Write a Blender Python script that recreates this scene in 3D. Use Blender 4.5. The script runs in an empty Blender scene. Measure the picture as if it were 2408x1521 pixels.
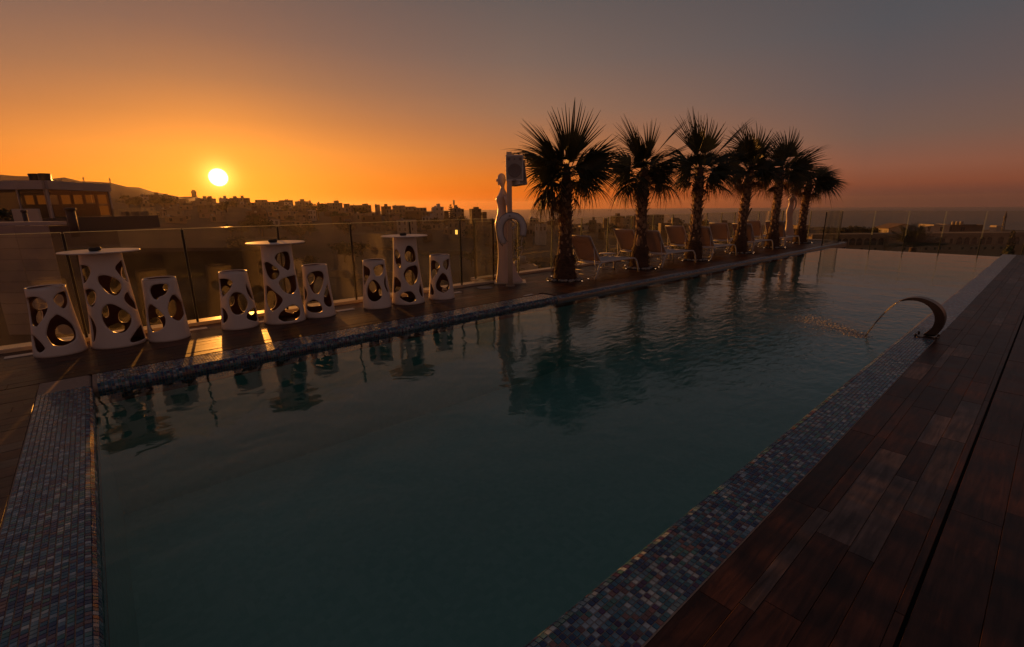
import bpy, bmesh, math, random
from mathutils import Vector, Matrix, geometry
random.seed(11)
R = math.radians
S = bpy.context.scene
COL = S.collection

# ---------------------------------------------------------------- camera, sky, sun, exposure
EYE = 1.55
cam_d = bpy.data.cameras.new('camera')
cam = bpy.data.objects.new('camera', cam_d); COL.objects.link(cam)
YAW, PITCH, ROLL = 0.854, R(14.1), R(-0.55)
fw = Vector((-math.sin(YAW)*math.cos(PITCH), math.cos(YAW)*math.cos(PITCH), -math.sin(PITCH)))
rt = Vector((math.cos(YAW), math.sin(YAW), 0)); up = rt.cross(fw)
rx = rt*math.cos(ROLL)+up*math.sin(ROLL); ux = -rt*math.sin(ROLL)+up*math.cos(ROLL)
cam.matrix_world = Matrix(((rx.x, ux.x, -fw.x, 0), (rx.y, ux.y, -fw.y, 0), (rx.z, ux.z, -fw.z, EYE), (0, 0, 0, 1)))
cam_d.sensor_width = 36; cam_d.lens = 36*1109/2407
cam_d.clip_start = 0.05; cam_d.clip_end = 20000
S.camera = cam
S.render.resolution_x, S.render.resolution_y = 1024, 647
S.view_settings.view_transform = 'Standard'; S.view_settings.look = 'None'
S.view_settings.exposure = 0.0; S.view_settings.gamma = 1.0; S.view_settings.use_curve_mapping = False
S.render.engine = 'CYCLES'
S.cycles.use_denoising = True
S.cycles.max_bounces = 10; S.cycles.transparent_max_bounces = 24
S.cycles.volume_bounces = 0
S.cycles.caustics_reflective = False; S.cycles.caustics_refractive = False
S.cycles.sample_clamp_indirect = 4.0

SUN_AZ, SUN_EL = R(79.55), R(2.95)          # azimuth measured from +Y towards -X
SUN = Vector((-math.sin(SUN_AZ)*math.cos(SUN_EL), math.cos(SUN_AZ)*math.cos(SUN_EL), math.sin(SUN_EL)))
def lin(r, g, b):
    f = lambda c: (c/255/12.92 if c/255 <= .04045 else ((c/255+.055)/1.055)**2.4)
    return (f(r), f(g), f(b), 1)

sun_d = bpy.data.lights.new('sun', 'SUN'); sun_d.energy = 3.8; sun_d.angle = R(0.55); sun_d.color = (1.0, 0.36, 0.06)
sun_o = bpy.data.objects.new('sun', sun_d); COL.objects.link(sun_o)
sun_o.rotation_euler = SUN.to_track_quat('Z', 'Y').to_euler(); sun_o.location = (-30, 6, 30)

W = bpy.data.worlds.new('World'); S.world = W; W.use_nodes = True
nt = W.node_tree; N = nt.nodes; N.clear(); LK = nt.links.new
def wn(t, **k):
    n = N.new(t)
    for a, v in k.items(): setattr(n, a, v)
    return n
def wm(op, a, b=None, c=None):
    n = wn('ShaderNodeMath', operation=op)
    for i, v in enumerate((a, b, c)):
        if v is None: continue
        if isinstance(v, (int, float)): n.inputs[i].default_value = v
        else: LK(v, n.inputs[i])
    return n.outputs[0]
tc = wn('ShaderNodeTexCoord'); nrm = wn('ShaderNodeVectorMath', operation='NORMALIZE'); LK(tc.outputs['Generated'], nrm.inputs[0])
sep = wn('ShaderNodeSeparateXYZ'); LK(nrm.outputs[0], sep.inputs[0])
el = wm('MULTIPLY', wm('ARCSINE', sep.outputs[2]), 180/math.pi)
ef = wm('DIVIDE', wm('MAXIMUM', el, 0), 60)
hx = wn('ShaderNodeCombineXYZ'); LK(sep.outputs[0], hx.inputs[0]); LK(sep.outputs[1], hx.inputs[1])
hn = wn('ShaderNodeVectorMath', operation='NORMALIZE'); LK(hx.outputs[0], hn.inputs[0])
hd = wn('ShaderNodeVectorMath', operation='DOT_PRODUCT'); LK(hn.outputs[0], hd.inputs[0]); hd.inputs[1].default_value = (-math.sin(SUN_AZ), math.cos(SUN_AZ), 0)
da = wm('MULTIPLY', wm('ARCCOSINE', wm('MINIMUM', wm('MAXIMUM', hd.outputs['Value'], -1), 1)), 180/math.pi)
def ramp(stops):
    n = wn('ShaderNodeValToRGB'); LK(ef, n.inputs[0]); cr = n.color_ramp
    cr.interpolation = 'EASE' if False else 'LINEAR'
    while len(cr.elements) < len(stops): cr.elements.new(0.5)
    for e, (d, c) in zip(cr.elements, stops): e.position = d/60; e.color = lin(*c)
    return n.outputs[0]
# sky colours by height above the horizon (degrees), seen towards the sun, 35, 66 and 130 degrees round from it
SKY = [
 (0,  [(0, (214, 80, 0)), (1.5, (232, 98, 0)), (3.2, (238, 116, 0)), (5.5, (234, 124, 14)), (8.5, (190, 103, 34)), (12, (148, 89, 56)), (16, (118, 79, 66)), (21, (99, 75, 70)), (32, (78, 66, 66)), (55, (52, 47, 52))]),
 (32, [(0, (186, 70, 10)), (1.0, (214, 86, 2)), (3, (208, 97, 12)), (6, (175, 99, 48)), (10, (144, 98, 71)), (15, (115, 90, 79)), (20, (95, 81, 77)), (32, (74, 66, 66)), (55, (50, 46, 52))]),
 (66, [(0, (74, 46, 46)), (.7, (88, 50, 48)), (1.7, (122, 62, 48)), (3.2, (128, 74, 60)), (6, (108, 78, 70)), (10, (92, 76, 76)), (15, (78, 74, 78)), (30, (62, 58, 62)), (55, (48, 45, 51))]),
 (130, [(0, (84, 48, 40)), (2, (106, 60, 44)), (5, (112, 69, 54)), (10, (102, 68, 58)), (18, (84, 61, 57)), (32, (66, 54, 56)), (55, (49, 44, 49))]),
]
cur = ramp(SKY[0][1])
for k in range(1, 4):
    mr = wn('ShaderNodeMapRange', interpolation_type='SMOOTHSTEP' if k == 3 else 'LINEAR'); LK(da, mr.inputs[0])
    mr.inputs[1].default_value = SKY[k-1][0] if k > 1 else 3; mr.inputs[2].default_value = SKY[k][0]
    mx = wn('ShaderNodeMix', data_type='RGBA'); LK(mr.outputs[0], mx.inputs[0]); LK(cur, mx.inputs[6]); LK(ramp(SKY[k][1]), mx.inputs[7]); cur = mx.outputs[2]
sd = wn('ShaderNodeVectorMath', operation='DOT_PRODUCT'); LK(nrm.outputs[0], sd.inputs[0]); sd.inputs[1].default_value = SUN
ang = wm('MULTIPLY', wm('ARCCOSINE', wm('MINIMUM', sd.outputs['Value'], 1)), 180/math.pi)
def glow(width, col, power=1.0):
    g = wm('EXPONENT', wm('MULTIPLY', wm('POWER', wm('DIVIDE', ang, width), power), -1))
    n = wn('ShaderNodeVectorMath', operation='SCALE'); n.inputs[0].default_value = col; LK(g, n.inputs['Scale']); return n.outputs[0]
def vadd(a, b):
    n = wn('ShaderNodeVectorMath', operation='ADD'); LK(a, n.inputs[0]); LK(b, n.inputs[1]); return n.outputs[0]
mrd = wn('ShaderNodeMapRange', interpolation_type='SMOOTHSTEP'); LK(ang, mrd.inputs[0])
mrd.inputs[1].default_value = .45; mrd.inputs[2].default_value = .92; mrd.inputs[3].default_value = 1; mrd.inputs[4].default_value = 0
disc = wn('ShaderNodeVectorMath', operation='SCALE'); disc.inputs[0].default_value = (9, 8, 6.0); LK(mrd.outputs[0], disc.inputs['Scale'])
nish = wn('ShaderNodeTexSky', sky_type='NISHITA', sun_disc=False, sun_elevation=SUN_EL, sun_rotation=-SUN_AZ)
nsc = wn('ShaderNodeVectorMath', operation='SCALE'); nsc.inputs['Scale'].default_value = 0.012; LK(nish.outputs[0], nsc.inputs[0])
tot = vadd(vadd(cur, glow(1.35, (1.2, .70, .14), 1.8)), vadd(glow(4.5, (.22, .055, .0), 1.2), disc.outputs[0]))
tot = vadd(tot, nsc.outputs[0])
bg = wn('ShaderNodeBackground'); bg.inputs[1].default_value = 1.0; LK(tot, bg.inputs[0])
wo = wn('ShaderNodeOutputWorld'); LK(bg.outputs[0], wo.inputs[0])

# ---------------------------------------------------------------- helpers
class MB:
    """collects shapes for one mesh"""
    def __init__(s): s.v = []; s.f = []; s.m = []; s.sm = []
    def add(s, vs, fs, m=0, smooth=False, M=None):
        o = len(s.v)
        s.v += [tuple(M @ Vector(p)) for p in vs] if M else [tuple(p) for p in vs]
        for f in fs: s.f.append(tuple(i+o for i in f)); s.m.append(m); s.sm.append(smooth)
    def box(s, x0, x1, y0, y1, z0, z1, m=0, M=None):
        s.add([(x0,y0,z0),(x1,y0,z0),(x1,y1,z0),(x0,y1,z0),(x0,y0,z1),(x1,y0,z1),(x1,y1,z1),(x0,y1,z1)],
              [(0,3,2,1),(4,5,6,7),(0,1,5,4),(1,2,6,5),(2,3,7,6),(3,0,4,7)], m, False, M)
    def bbox(s, x0, x1, y0, y1, z0, z1, b=.01, m=0, M=None):
        """box with its upright and upper edges cut"""
        P = lambda x0,x1,y0,y1,z,c: [(x0+c,y0,z),(x1-c,y0,z),(x1,y0+c,z),(x1,y1-c,z),(x1-c,y1,z),(x0+c,y1,z),(x0,y1-c,z),(x0,y0+c,z)]
        v = P(x0,x1,y0,y1,z0,b)+P(x0,x1,y0,y1,z1-b,b)+P(x0+b,x1-b,y0+b,y1-b,z1,b*.6)
        f = [tuple(range(7,-1,-1)), tuple(range(16,24))]
        for k in (0, 8):
            for i in range(8): f.append((k+i, k+(i+1)%8, k+8+(i+1)%8, k+8+i))
        s.add(v, f, m, False, M)
    def tube(s, pts, r, n=8, m=0, cap=True, smooth=True, M=None, flat=1.0):
        pts = [Vector(p) for p in pts]; rs = r if isinstance(r, (list, tuple)) else [r]*len(pts)
        v = []; f = []; prev = None
        for i, p in enumerate(pts):
            t = (pts[min(i+1, len(pts)-1)]-pts[max(i-1, 0)]).normalized()
            if prev is None:
                a = Vector((0,0,1)) if abs(t.z) < .9 else Vector((1,0,0)); u = t.cross(a).normalized()
            else: u = (prev-t*prev.dot(t)).normalized()
            w = t.cross(u); prev = u
            for k in range(n):
                c = 2*math.pi*k/n; v.append(p+u*math.cos(c)*rs[i]+w*math.sin(c)*rs[i]*flat)
        for i in range(len(pts)-1):
            for k in range(n): f.append((i*n+k, i*n+(k+1)%n, (i+1)*n+(k+1)%n, (i+1)*n+k))
        if cap: f.append(tuple(range(n-1,-1,-1))); f.append(tuple((len(pts)-1)*n+k for k in range(n)))
        s.add(v, f, m, smooth, M)
    def lathe(s, prof, n=24, m=0, smooth=True, M=None, cap=True):
        v = []; f = []
        for r, z in prof:
            for k in range(n): a = 2*math.pi*k/n; v.append((r*math.cos(a), r*math.sin(a), z))
        for i in range(len(prof)-1):
            for k in range(n): f.append((i*n+k, i*n+(k+1)%n, (i+1)*n+(k+1)%n, (i+1)*n+k))
        if cap: f.append(tuple(range(n-1,-1,-1))); f.append(tuple((len(prof)-1)*n+k for k in range(n)))
        s.add(v, f, m, smooth, M)
    def ico(s, c, r, m=0, jit=.15, sub=1, rnd=random):
        bm = bmesh.new(); bmesh.ops.create_icosphere(bm, subdivisions=sub, radius=1)
        vs = [Vector(c)+Vector((q.co.x*r[0], q.co.y*r[1], q.co.z*r[2]))*(1+rnd.uniform(-jit, jit)) for q in bm.verts]
        s.add(vs, [tuple(q.index for q in f.verts) for f in bm.faces], m, True); bm.free()
    def mesh(s, name, mats):
        me = bpy.data.meshes.new(name); me.from_pydata(s.v, [], s.f)
        for q in (mats if isinstance(mats, (list, tuple)) else [mats]): me.materials.append(q)
        me.polygons.foreach_set('material_index', s.m); me.polygons.foreach_set('use_smooth', s.sm); me.update()
        return me
    def build(s, name, mats, parent=None, loc=None, rz=0.0):
        return link(name, s.mesh(name, mats), parent, loc, rz)
def link(name, me, parent=None, loc=None, rz=0.0):
    o = bpy.data.objects.new(name, me); COL.objects.link(o)
    if parent: o.parent = parent
    if loc is not None: o.location = loc
    if rz: o.rotation_euler = (0, 0, rz)
    return o
def tag(o, label=None, cat=None, group=None, kind=None):
    if label: o['label'] = label
    if cat: o['category'] = cat
    if group: o['group'] = group
    if kind: o['kind'] = kind
    return o
def thing(name, label, cat, loc=(0, 0, 0), rz=0.0, group=None):
    return tag(link(name, None, None, loc, rz), label, cat, group)
def copy_tree(o, parent=None):
    c = o.copy(); COL.objects.link(c)
    if parent: c.parent = parent
    for ch in list(o.children): copy_tree(ch, c)
    return c
def subsurf(o, n=2):
    md = o.modifiers.new('subdivision', 'SUBSURF'); md.levels = n; md.render_levels = n

def nodes_of(name):
    m = bpy.data.materials.new(name); m.use_nodes = True; t = m.node_tree; t.nodes.clear()
    def n(ty, **k):
        q = t.nodes.new(ty)
        for a, v in k.items(): setattr(q, a, v)
        return q
    return m, n, t.links.new
def pm(name, col, rough=.6, metal=0.0, var=.15, scale=6.0, bump=.0, stretch=(1, 1, 1), island=0.0, spec=.5, obj=0.0, coat=0.0, trans=0.0):
    """one Principled material with noise in colour and relief; island / obj = tone change per loose piece / per object"""
    m, n, L = nodes_of(name)
    out = n('ShaderNodeOutputMaterial'); b = n('ShaderNodeBsdfPrincipled'); L(b.outputs[0], out.inputs[0])
    b.inputs['Roughness'].default_value = rough; b.inputs['Metallic'].default_value = metal
    b.inputs['Specular IOR Level'].default_value = spec; b.inputs['Coat Weight'].default_value = coat
    g = n('ShaderNodeTexCoord'); mp = n('ShaderNodeMapping'); L(g.outputs['Object'], mp.inputs[0]); mp.inputs['Scale'].default_value = stretch
    nz = n('ShaderNodeTexNoise'); L(mp.outputs[0], nz.inputs['Vector']); nz.inputs['Scale'].default_value = scale; nz.inputs['Detail'].default_value = 5
    val = nz.outputs['Fac']
    hs = n('ShaderNodeHueSaturation'); hs.inputs['Color'].default_value = (*col, 1)
    mr = n('ShaderNodeMapRange'); L(val, mr.inputs[0]); mr.inputs[1].default_value = .25; mr.inputs[2].default_value = .75
    mr.inputs[3].default_value = 1-var; mr.inputs[4].default_value = 1+var
    last = mr.outputs[0]
    for amt, src in ((island, 'geo'), (obj, 'obj')):
        if amt:
            q = n('ShaderNodeNewGeometry').outputs['Random Per Island'] if src == 'geo' else n('ShaderNodeObjectInfo').outputs['Random']
            m2 = n('ShaderNodeMapRange'); L(q, m2.inputs[0]); m2.inputs[3].default_value = 1-amt; m2.inputs[4].default_value = 1+amt
            mu = n('ShaderNodeMath', operation='MULTIPLY'); L(last, mu.inputs[0]); L(m2.outputs[0], mu.inputs[1]); last = mu.outputs[0]
    L(last, hs.inputs['Value']); L(hs.outputs[0], b.inputs['Base Color'])
    if bump:
        bp = n('ShaderNodeBump'); bp.inputs['Strength'].default_value = bump; bp.inputs['Distance'].default_value = .01
        L(val, bp.inputs['Height']); L(bp.outputs[0], b.inputs['Normal'])
    if trans:
        tr = n('ShaderNodeBsdfTranslucent'); L(hs.outputs[0], tr.inputs[0]); mx = n('ShaderNodeMixShader'); mx.inputs[0].default_value = trans
        L(b.outputs[0], mx.inputs[1]); L(tr.outputs[0], mx.inputs[2]); L(mx.outputs[0], out.inputs[0])
    return m
def emit(name, col, st):
    m, n, L = nodes_of(name); o = n('ShaderNodeOutputMaterial'); e = n('ShaderNodeEmission'); e.inputs[0].default_value = (*col, 1); e.inputs[1].default_value = st
    L(e.outputs[0], o.inputs[0]); return m

def glass_mat(name, tint, dust=.05, ior=1.5, rough=0.0, smear=2.2):
    m, n, L = nodes_of(name); out = n('ShaderNodeOutputMaterial')
    # rays pass straight through, so the far face must see the same index as the near one
    fr = n('ShaderNodeFresnel'); bf = n('ShaderNodeNewGeometry'); im = n('ShaderNodeMapRange'); L(bf.outputs['Backfacing'], im.inputs[0]); im.inputs[3].default_value = ior; im.inputs[4].default_value = 1/ior; L(im.outputs[0], fr.inputs['IOR'])
    tr = n('ShaderNodeBsdfTransparent'); tr.inputs[0].default_value = (*tint, 1)
    gl = n('ShaderNodeBsdfGlossy'); gl.inputs['Roughness'].default_value = rough
    mx = n('ShaderNodeMixShader'); L(fr.outputs[0], mx.inputs[0]); L(tr.outputs[0], mx.inputs[1]); L(gl.outputs[0], mx.inputs[2])
    # dried drops and dust on the pane
    g = n('ShaderNodeTexCoord')
    mp = n('ShaderNodeMapping'); L(g.outputs['Object'], mp.inputs[0]); mp.inputs['Scale'].default_value = (1, 1, .55)
    n1 = n('ShaderNodeTexNoise'); L(mp.outputs[0], n1.inputs[0]); n1.inputs['Scale'].default_value = smear; n1.inputs['Detail'].default_value = 6; n1.inputs['Roughness'].default_value = .65
    n2 = n('ShaderNodeTexVoronoi'); L(g.outputs['Object'], n2.inputs[0]); n2.inputs['Scale'].default_value = 26
    r1 = n('ShaderNodeMapRange'); L(n1.outputs['Fac'], r1.inputs[0]); r1.inputs[1].default_value = .42; r1.inputs[2].default_value = .85; r1.inputs[3].default_value = .22; r1.inputs[4].default_value = 1.5
    r2 = n('ShaderNodeMapRange'); L(n2.outputs['Distance'], r2.inputs[0]); r2.inputs[1].default_value = .03; r2.inputs[2].default_value = .09; r2.inputs[3].default_value = 1.2; r2.inputs[4].default_value = 0
    n3 = n('ShaderNodeTexWhiteNoise'); L(n2.outputs['Position'], n3.inputs[0])
    gt = n('ShaderNodeMath', operation='GREATER_THAN'); L(n3.outputs['Value'], gt.inputs[0]); gt.inputs[1].default_value = .9
    m3 = n('ShaderNodeMath', operation='MULTIPLY'); L(r2.outputs[0], m3.inputs[0]); L(gt.outputs[0], m3.inputs[1])
    ad = n('ShaderNodeMath', operation='ADD'); L(r1.outputs[0], ad.inputs[0]); L(m3.outputs[0], ad.inputs[1])
    mu = n('ShaderNodeMath', operation='MULTIPLY'); L(ad.outputs[0], mu.inputs[0]); mu.inputs[1].default_value = dust
    tl = n('ShaderNodeBsdfTranslucent'); tl.inputs[0].default_value = (.8, .8, .76, 1); df = n('ShaderNodeBsdfDiffuse'); df.inputs[0].default_value = (.7, .7, .68, 1)
    md = n('ShaderNodeMixShader'); md.inputs[0].default_value = .35; L(tl.outputs[0], md.inputs[1]); L(df.outputs[0], md.inputs[2])
    m2 = n('ShaderNodeMixShader'); L(mu.outputs[0], m2.inputs[0]); L(mx.outputs[0], m2.inputs[1]); L(md.outputs[0], m2.inputs[2])
    L(m2.outputs[0], out.inputs[0]); return m

def plank_mat(name, col, var=.3):
    """wood-look boards: grain runs along Y, tone shifts per board"""
    m, n, L = nodes_of(name); out = n('ShaderNodeOutputMaterial'); b = n('ShaderNodeBsdfPrincipled'); L(b.outputs[0], out.inputs[0])
    g = n('ShaderNodeNewGeometry'); oi = n('ShaderNodeObjectInfo')
    rs = n('ShaderNodeMath', operation='ADD'); L(g.outputs['Random Per Island'], rs.inputs[0]); L(oi.outputs['Random'], rs.inputs[1])
    fr = n('ShaderNodeMath', operation='FRACT'); L(rs.outputs[0], fr.inputs[0])
    sc = n('ShaderNodeVectorMath', operation='SCALE'); sc.inputs[0].default_value = (37, 91, 0); L(fr.outputs[0], sc.inputs['Scale'])
    ps = n('ShaderNodeVectorMath', operation='ADD'); L(g.outputs['Position'], ps.inputs[0]); L(sc.outputs[0], ps.inputs[1])
    mp = n('ShaderNodeMapping'); L(ps.outputs[0], mp.inputs[0]); mp.inputs['Scale'].default_value = (1, .09, 1)
    n1 = n('ShaderNodeTexNoise'); L(mp.outputs[0], n1.inputs[0]); n1.inputs['Scale'].default_value = 34; n1.inputs['Detail'].default_value = 6; n1.inputs['Distortion'].default_value = .8
    n2 = n('ShaderNodeTexNoise'); L(ps.outputs[0], n2.inputs[0]); n2.inputs['Scale'].default_value = 4.5; n2.inputs['Detail'].default_value = 5
    cr = n('ShaderNodeValToRGB'); L(n1.outputs['Fac'], cr.inputs[0])
    c = col; cr.color_ramp.elements[0].position = .3; cr.color_ramp.elements[0].color = (c[0]*.45, c[1]*.4, c[2]*.4, 1)
    cr.color_ramp.elements[1].position = .72; cr.color_ramp.elements[1].color = (c[0]*1.35, c[1]*1.35, c[2]*1.35, 1)
    hs = n('ShaderNodeHueSaturation'); L(cr.outputs[0], hs.inputs['Color'])
    m1 = n('ShaderNodeMapRange'); L(fr.outputs[0], m1.inputs[0]); m1.inputs[3].default_value = 1-var; m1.inputs[4].default_value = 1+var
    m2 = n('ShaderNodeMapRange'); L(n2.outputs['Fac'], m2.inputs[0]); m2.inputs[1].default_value = .3; m2.inputs[2].default_value = .7; m2.inputs[3].default_value = .45; m2.inputs[4].default_value = 1.75
    mu = n('ShaderNodeMath', operation='MULTIPLY'); L(m1.outputs[0], mu.inputs[0]); L(m2.outputs[0], mu.inputs[1]); L(mu.outputs[0], hs.inputs['Value'])
    L(hs.outputs[0], b.inputs['Base Color'])
    r = n('ShaderNodeMapRange'); L(n2.outputs['Fac'], r.inputs[0]); r.inputs[3].default_value = .30; r.inputs[4].default_value = .55; L(r.outputs[0], b.inputs['Roughness'])
    b.inputs['Specular IOR Level'].default_value = .32
    bp = n('ShaderNodeBump'); bp.inputs['Strength'].default_value = .35; bp.inputs['Distance'].default_value = .003; L(n1.outputs['Fac'], bp.inputs['Height']); L(bp.outputs[0], b.inputs['Normal'])
    return m

def mosaic_mat(name):
    """glass mosaic too far off to pick apart: 25 mm cells from the position"""
    m, n, L = nodes_of(name); out = n('ShaderNodeOutputMaterial'); b = n('ShaderNodeBsdfPrincipled'); L(b.outputs[0], out.inputs[0])
    g = n('ShaderNodeNewGeometry'); sc = n('ShaderNodeVectorMath', operation='SCALE'); sc.inputs['Scale'].default_value = 1/.0248; L(g.outputs['Position'], sc.inputs[0])
    fl = n('ShaderNodeVectorMath', operation='FLOOR'); L(sc.outputs[0], fl.inputs[0])
    wn_ = n('ShaderNodeTexWhiteNoise'); L(fl.outputs[0], wn_.inputs[0])
    cr = n('ShaderNodeValToRGB'); cr.color_ramp.interpolation = 'CONSTANT'; L(wn_.outputs['Value'], cr.inputs[0])
    while len(cr.color_ramp.elements) < len(TILE): cr.color_ramp.elements.new(.5)
    for i, (e, (w, c)) in enumerate(zip(cr.color_ramp.elements, TILE)): e.position = sum(q[0] for q in TILE[:i]); e.color = (*c, 1)
    fc = n('ShaderNodeVectorMath', operation='FRACTION'); L(sc.outputs[0], fc.inputs[0]); sp = n('ShaderNodeSeparateXYZ'); L(fc.outputs[0], sp.inputs[0])
    mn = n('ShaderNodeMath', operation='MINIMUM'); L(sp.outputs[0], mn.inputs[0]); L(sp.outputs[1], mn.inputs[1])
    gt = n('ShaderNodeMath', operation='LESS_THAN'); L(mn.outputs[0], gt.inputs[0]); gt.inputs[1].default_value = .09
    mx = n('ShaderNodeMix', data_type='RGBA'); L(gt.outputs[0], mx.inputs[0]); L(cr.outputs[0], mx.inputs[6]); mx.inputs[7].default_value = (*GROUT, 1); L(mx.outputs[2], b.inputs['Base Color'])
    b.inputs['Roughness'].default_value = .3
    return m

TILE = [(.18, (.048, .085, .20)), (.20, (.065, .19, .28)), (.17, (.16, .28, .37)), (.14, (.38, .47, .54)), (.11, (.095, .06, .15)), (.11, (.085, .23, .23)), (.09, (.22, .135, .14))]
GROUT = (.46, .31, .23)
M = {}
M['white'] = pm('white_plastic', (.84, .76, .71), .42, var=.03, scale=3)
M['inner_shade'] = pm('white_plastic_painted_shade', (.13, .055, .04), .6, var=.06, scale=3)  # same white plastic; the shade inside the hollow bodies is painted as dark maroon
M['paint'] = pm('white_powder_coat', (.72, .68, .66), .45, var=.05, scale=9)
M['sling'] = pm('sling_fabric', (.60, .47, .39), .85, var=.12, scale=60, trans=.4)
M['sling_light'] = pm('seat_fabric', (.62, .58, .57), .8, var=.08, scale=60, trans=.1)
M['resin'] = pm('sculpture_resin', (.74, .60, .55), .38, var=.05, scale=4, trans=.08)
M['steel'] = pm('brushed_steel', (.45, .40, .36), .28, 1.0, var=.12, scale=3, stretch=(30, 30, .6), bump=.05)
M['dark_steel'] = pm('dark_steel', (.05, .045, .045), .35, .9, var=.15)
M['bronze'] = pm('bronzed_steel', (.13, .095, .075), .34, 1.0, var=.2, scale=5)
M['black'] = pm('black_plastic', (.02, .02, .022), .28, var=.1)
M['grey'] = pm('grey_grille', (.40, .36, .34), .7, var=.12, scale=120)
M['cone'] = pm('speaker_cone', (.24, .20, .19), .7, var=.1, scale=60)
M['vinyl'] = pm('white_vinyl', (.62, .60, .62), .5, var=.06, scale=10, bump=.15)
M['piping'] = pm('dark_piping', (.045, .04, .05), .6)
M['rope'] = pm('white_rope', (.6, .55, .5), .85, var=.15, scale=90)
M['stone'] = pm('limestone_ledge', (.58, .50, .40), .30, var=.10, scale=14, bump=.05, spec=.8)
M['pebble'] = pm('white_pebbles', (.34, .32, .30), .8, var=.2, scale=20, obj=.3)
M['soil'] = pm('soil', (.05, .035, .025), .95, var=.4, scale=20, bump=.6)
M['trunk'] = pm('palm_trunk', (.115, .066, .042), .9, var=.45, scale=10, stretch=(1, 1, 4), bump=.8)
M['boot'] = pm('leaf_base', (.38, .245, .155), .8, var=.45, scale=14, stretch=(1, 1, .4), bump=.4, island=.5, trans=.08)
M['frond'] = pm('fan_leaf', (.046, .052, .022), .5, var=.3, scale=8, obj=.35, trans=.10)
M['dead'] = pm('dry_fan_leaf', (.13, .075, .04), .75, var=.35, scale=8, obj=.3, trans=.2)
M['grout'] = pm('tile_grout', GROUT, .9, var=.2, scale=40)
M['mosaic'] = mosaic_mat('mosaic')
M['plank'] = plank_mat('wood_look_tile', (.062, .0225, .0135))
M['plank_pale'] = plank_mat('pale_wood_look_tile', (.13, .085, .070))
M['plank_red'] = plank_mat('red_wood_look_tile', (.088, .030, .015))
M['under'] = pm('dark_bedding', (.012, .01, .01), .9)
M['glass'] = glass_mat('railing_glass', (.93, .935, .885), .020)
M['edge'] = pm('glass_edge', (.75, .80, .70), .25, var=.05, trans=.9)
M['window'] = pm('window_pane', (.035, .03, .03), .15, var=.3, scale=.6)
M['shutter'] = pm('shutter', (.10, .07, .055), .6)
TILEM = [pm('mosaic_glass_%s' % nm, c, .2, var=.22, scale=30, spec=.6, island=.2, obj=.2) for nm, (w, c) in zip(('navy', 'blue', 'slate', 'silver', 'violet', 'teal', 'rust'), TILE)]
random.seed(3)
def pick_tile():
    x = random.random(); a = 0
    for i, (w, c) in enumerate(TILE):
        a += w
        if x < a: return i
    return 0
def screen(p):
    d = Vector(p)-Vector((0, 0, EYE)); z = d.dot(fw)
    if z < .05: return None
    return (.5+d.dot(rx)/z*1109/2407, .5-d.dot(ux)/z*1109/1521, z)
# ================================================================ SETTING
# --- terrain: town hill on the left, valley, low coast on the right
SKYL = [(-20, -2.4), (2, -2.34), (15, -2.47), (25, -2.1), (39, -2.12), (46, -1.95), (54, -1.55), (59, -1.2), (64, -.85), (70, -.3), (76, .3), (80, .58), (84, .7), (110, .8)]
HILL = [(79, .2), (80.5, .8), (81.4, .95), (83.1, 1.12), (84.2, 1.32), (85.3, 1.7), (86.8, 2.02), (88.2, 2.22), (91, 2.58), (94.8, 2.72), (112, 2.8)]
def interp(T, x):
    if x <= T[0][0]: return T[0][1]
    for (a, b), (c, d) in zip(T, T[1:]):
        if x <= c: return b+(d-b)*(x-a)/(c-a)
    return T[-1][1]
def ground_z(az, r):
    zs = 1.0+480*math.tan(R(interp(SKYL, az)))
    t = max(0, min(1, (r-80)/400)); z = -15*(1-t)+zs*t
    if r > 480:
        zh = 1.55+850*math.tan(R(interp(HILL, az))) if az > 79 else -60
        k = max(0, min(1, (az-79)/2)) if az > 79 else 0
        u = min(1, (r-480)/370); zfar = zh*k+(zs-62*u)*(1-k)
        z = zs+(zfar-zs)*u if k > 0 else zs-62*u
        if r > 850: z -= (r-850)*.35
    return z+.5*math.sin(r*.13+az*.9)+.4*math.sin(az*2.1)*min(1, r/200)
M['earth'] = pm('scrub_and_earth', (.055, .037, .022), .95, var=.5, scale=.05, bump=.3)
M['hillside'] = M['earth']
rs = [14, 25, 40, 60, 80]+[80+20*i for i in range(1, 21)]+[510, 550, 600, 650, 700, 760, 810, 850, 890, 950, 1050]
mb = MB(); azs = [-24+1.0*i for i in range(141)]; v = []
for a in azs:
    for r in rs:
        z = ground_z(a, r) if r > 40 else -15
        if r >= 600 and a > 81: z += 1.2*math.sin(a*9)+.8*math.sin(a*23+r)
        v.append((-math.sin(R(a))*r, math.cos(R(a))*r, z))
k = len(rs); mb.add(v, [(i*k+j, (i+1)*k+j, (i+1)*k+j+1, i*k+j+1) for i in range(len(azs)-1) for j in range(k-1)], 0, True)
tag(mb.build('terrain', M['earth']), 'brown valley floor and hillside below the roof terrace', None, None, 'structure')
def sea_mat():
    m, n, L = nodes_of('sea_water'); out = n('ShaderNodeOutputMaterial'); b = n('ShaderNodeBsdfPrincipled'); L(b.outputs[0], out.inputs[0])
    b.inputs['Base Color'].default_value = (.012, .016, .02, 1); b.inputs['Roughness'].default_value = .38
    g = n('ShaderNodeNewGeometry'); nz = n('ShaderNodeTexNoise'); L(g.outputs['Position'], nz.inputs[0]); nz.inputs['Scale'].default_value = .05; nz.inputs['Detail'].default_value = 6
    bp = n('ShaderNodeBump'); bp.inputs['Strength'].default_value = .6; bp.inputs['Distance'].default_value = 2; L(nz.outputs['Fac'], bp.inputs['Height']); L(bp.outputs[0], b.inputs['Normal']); return m
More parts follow.
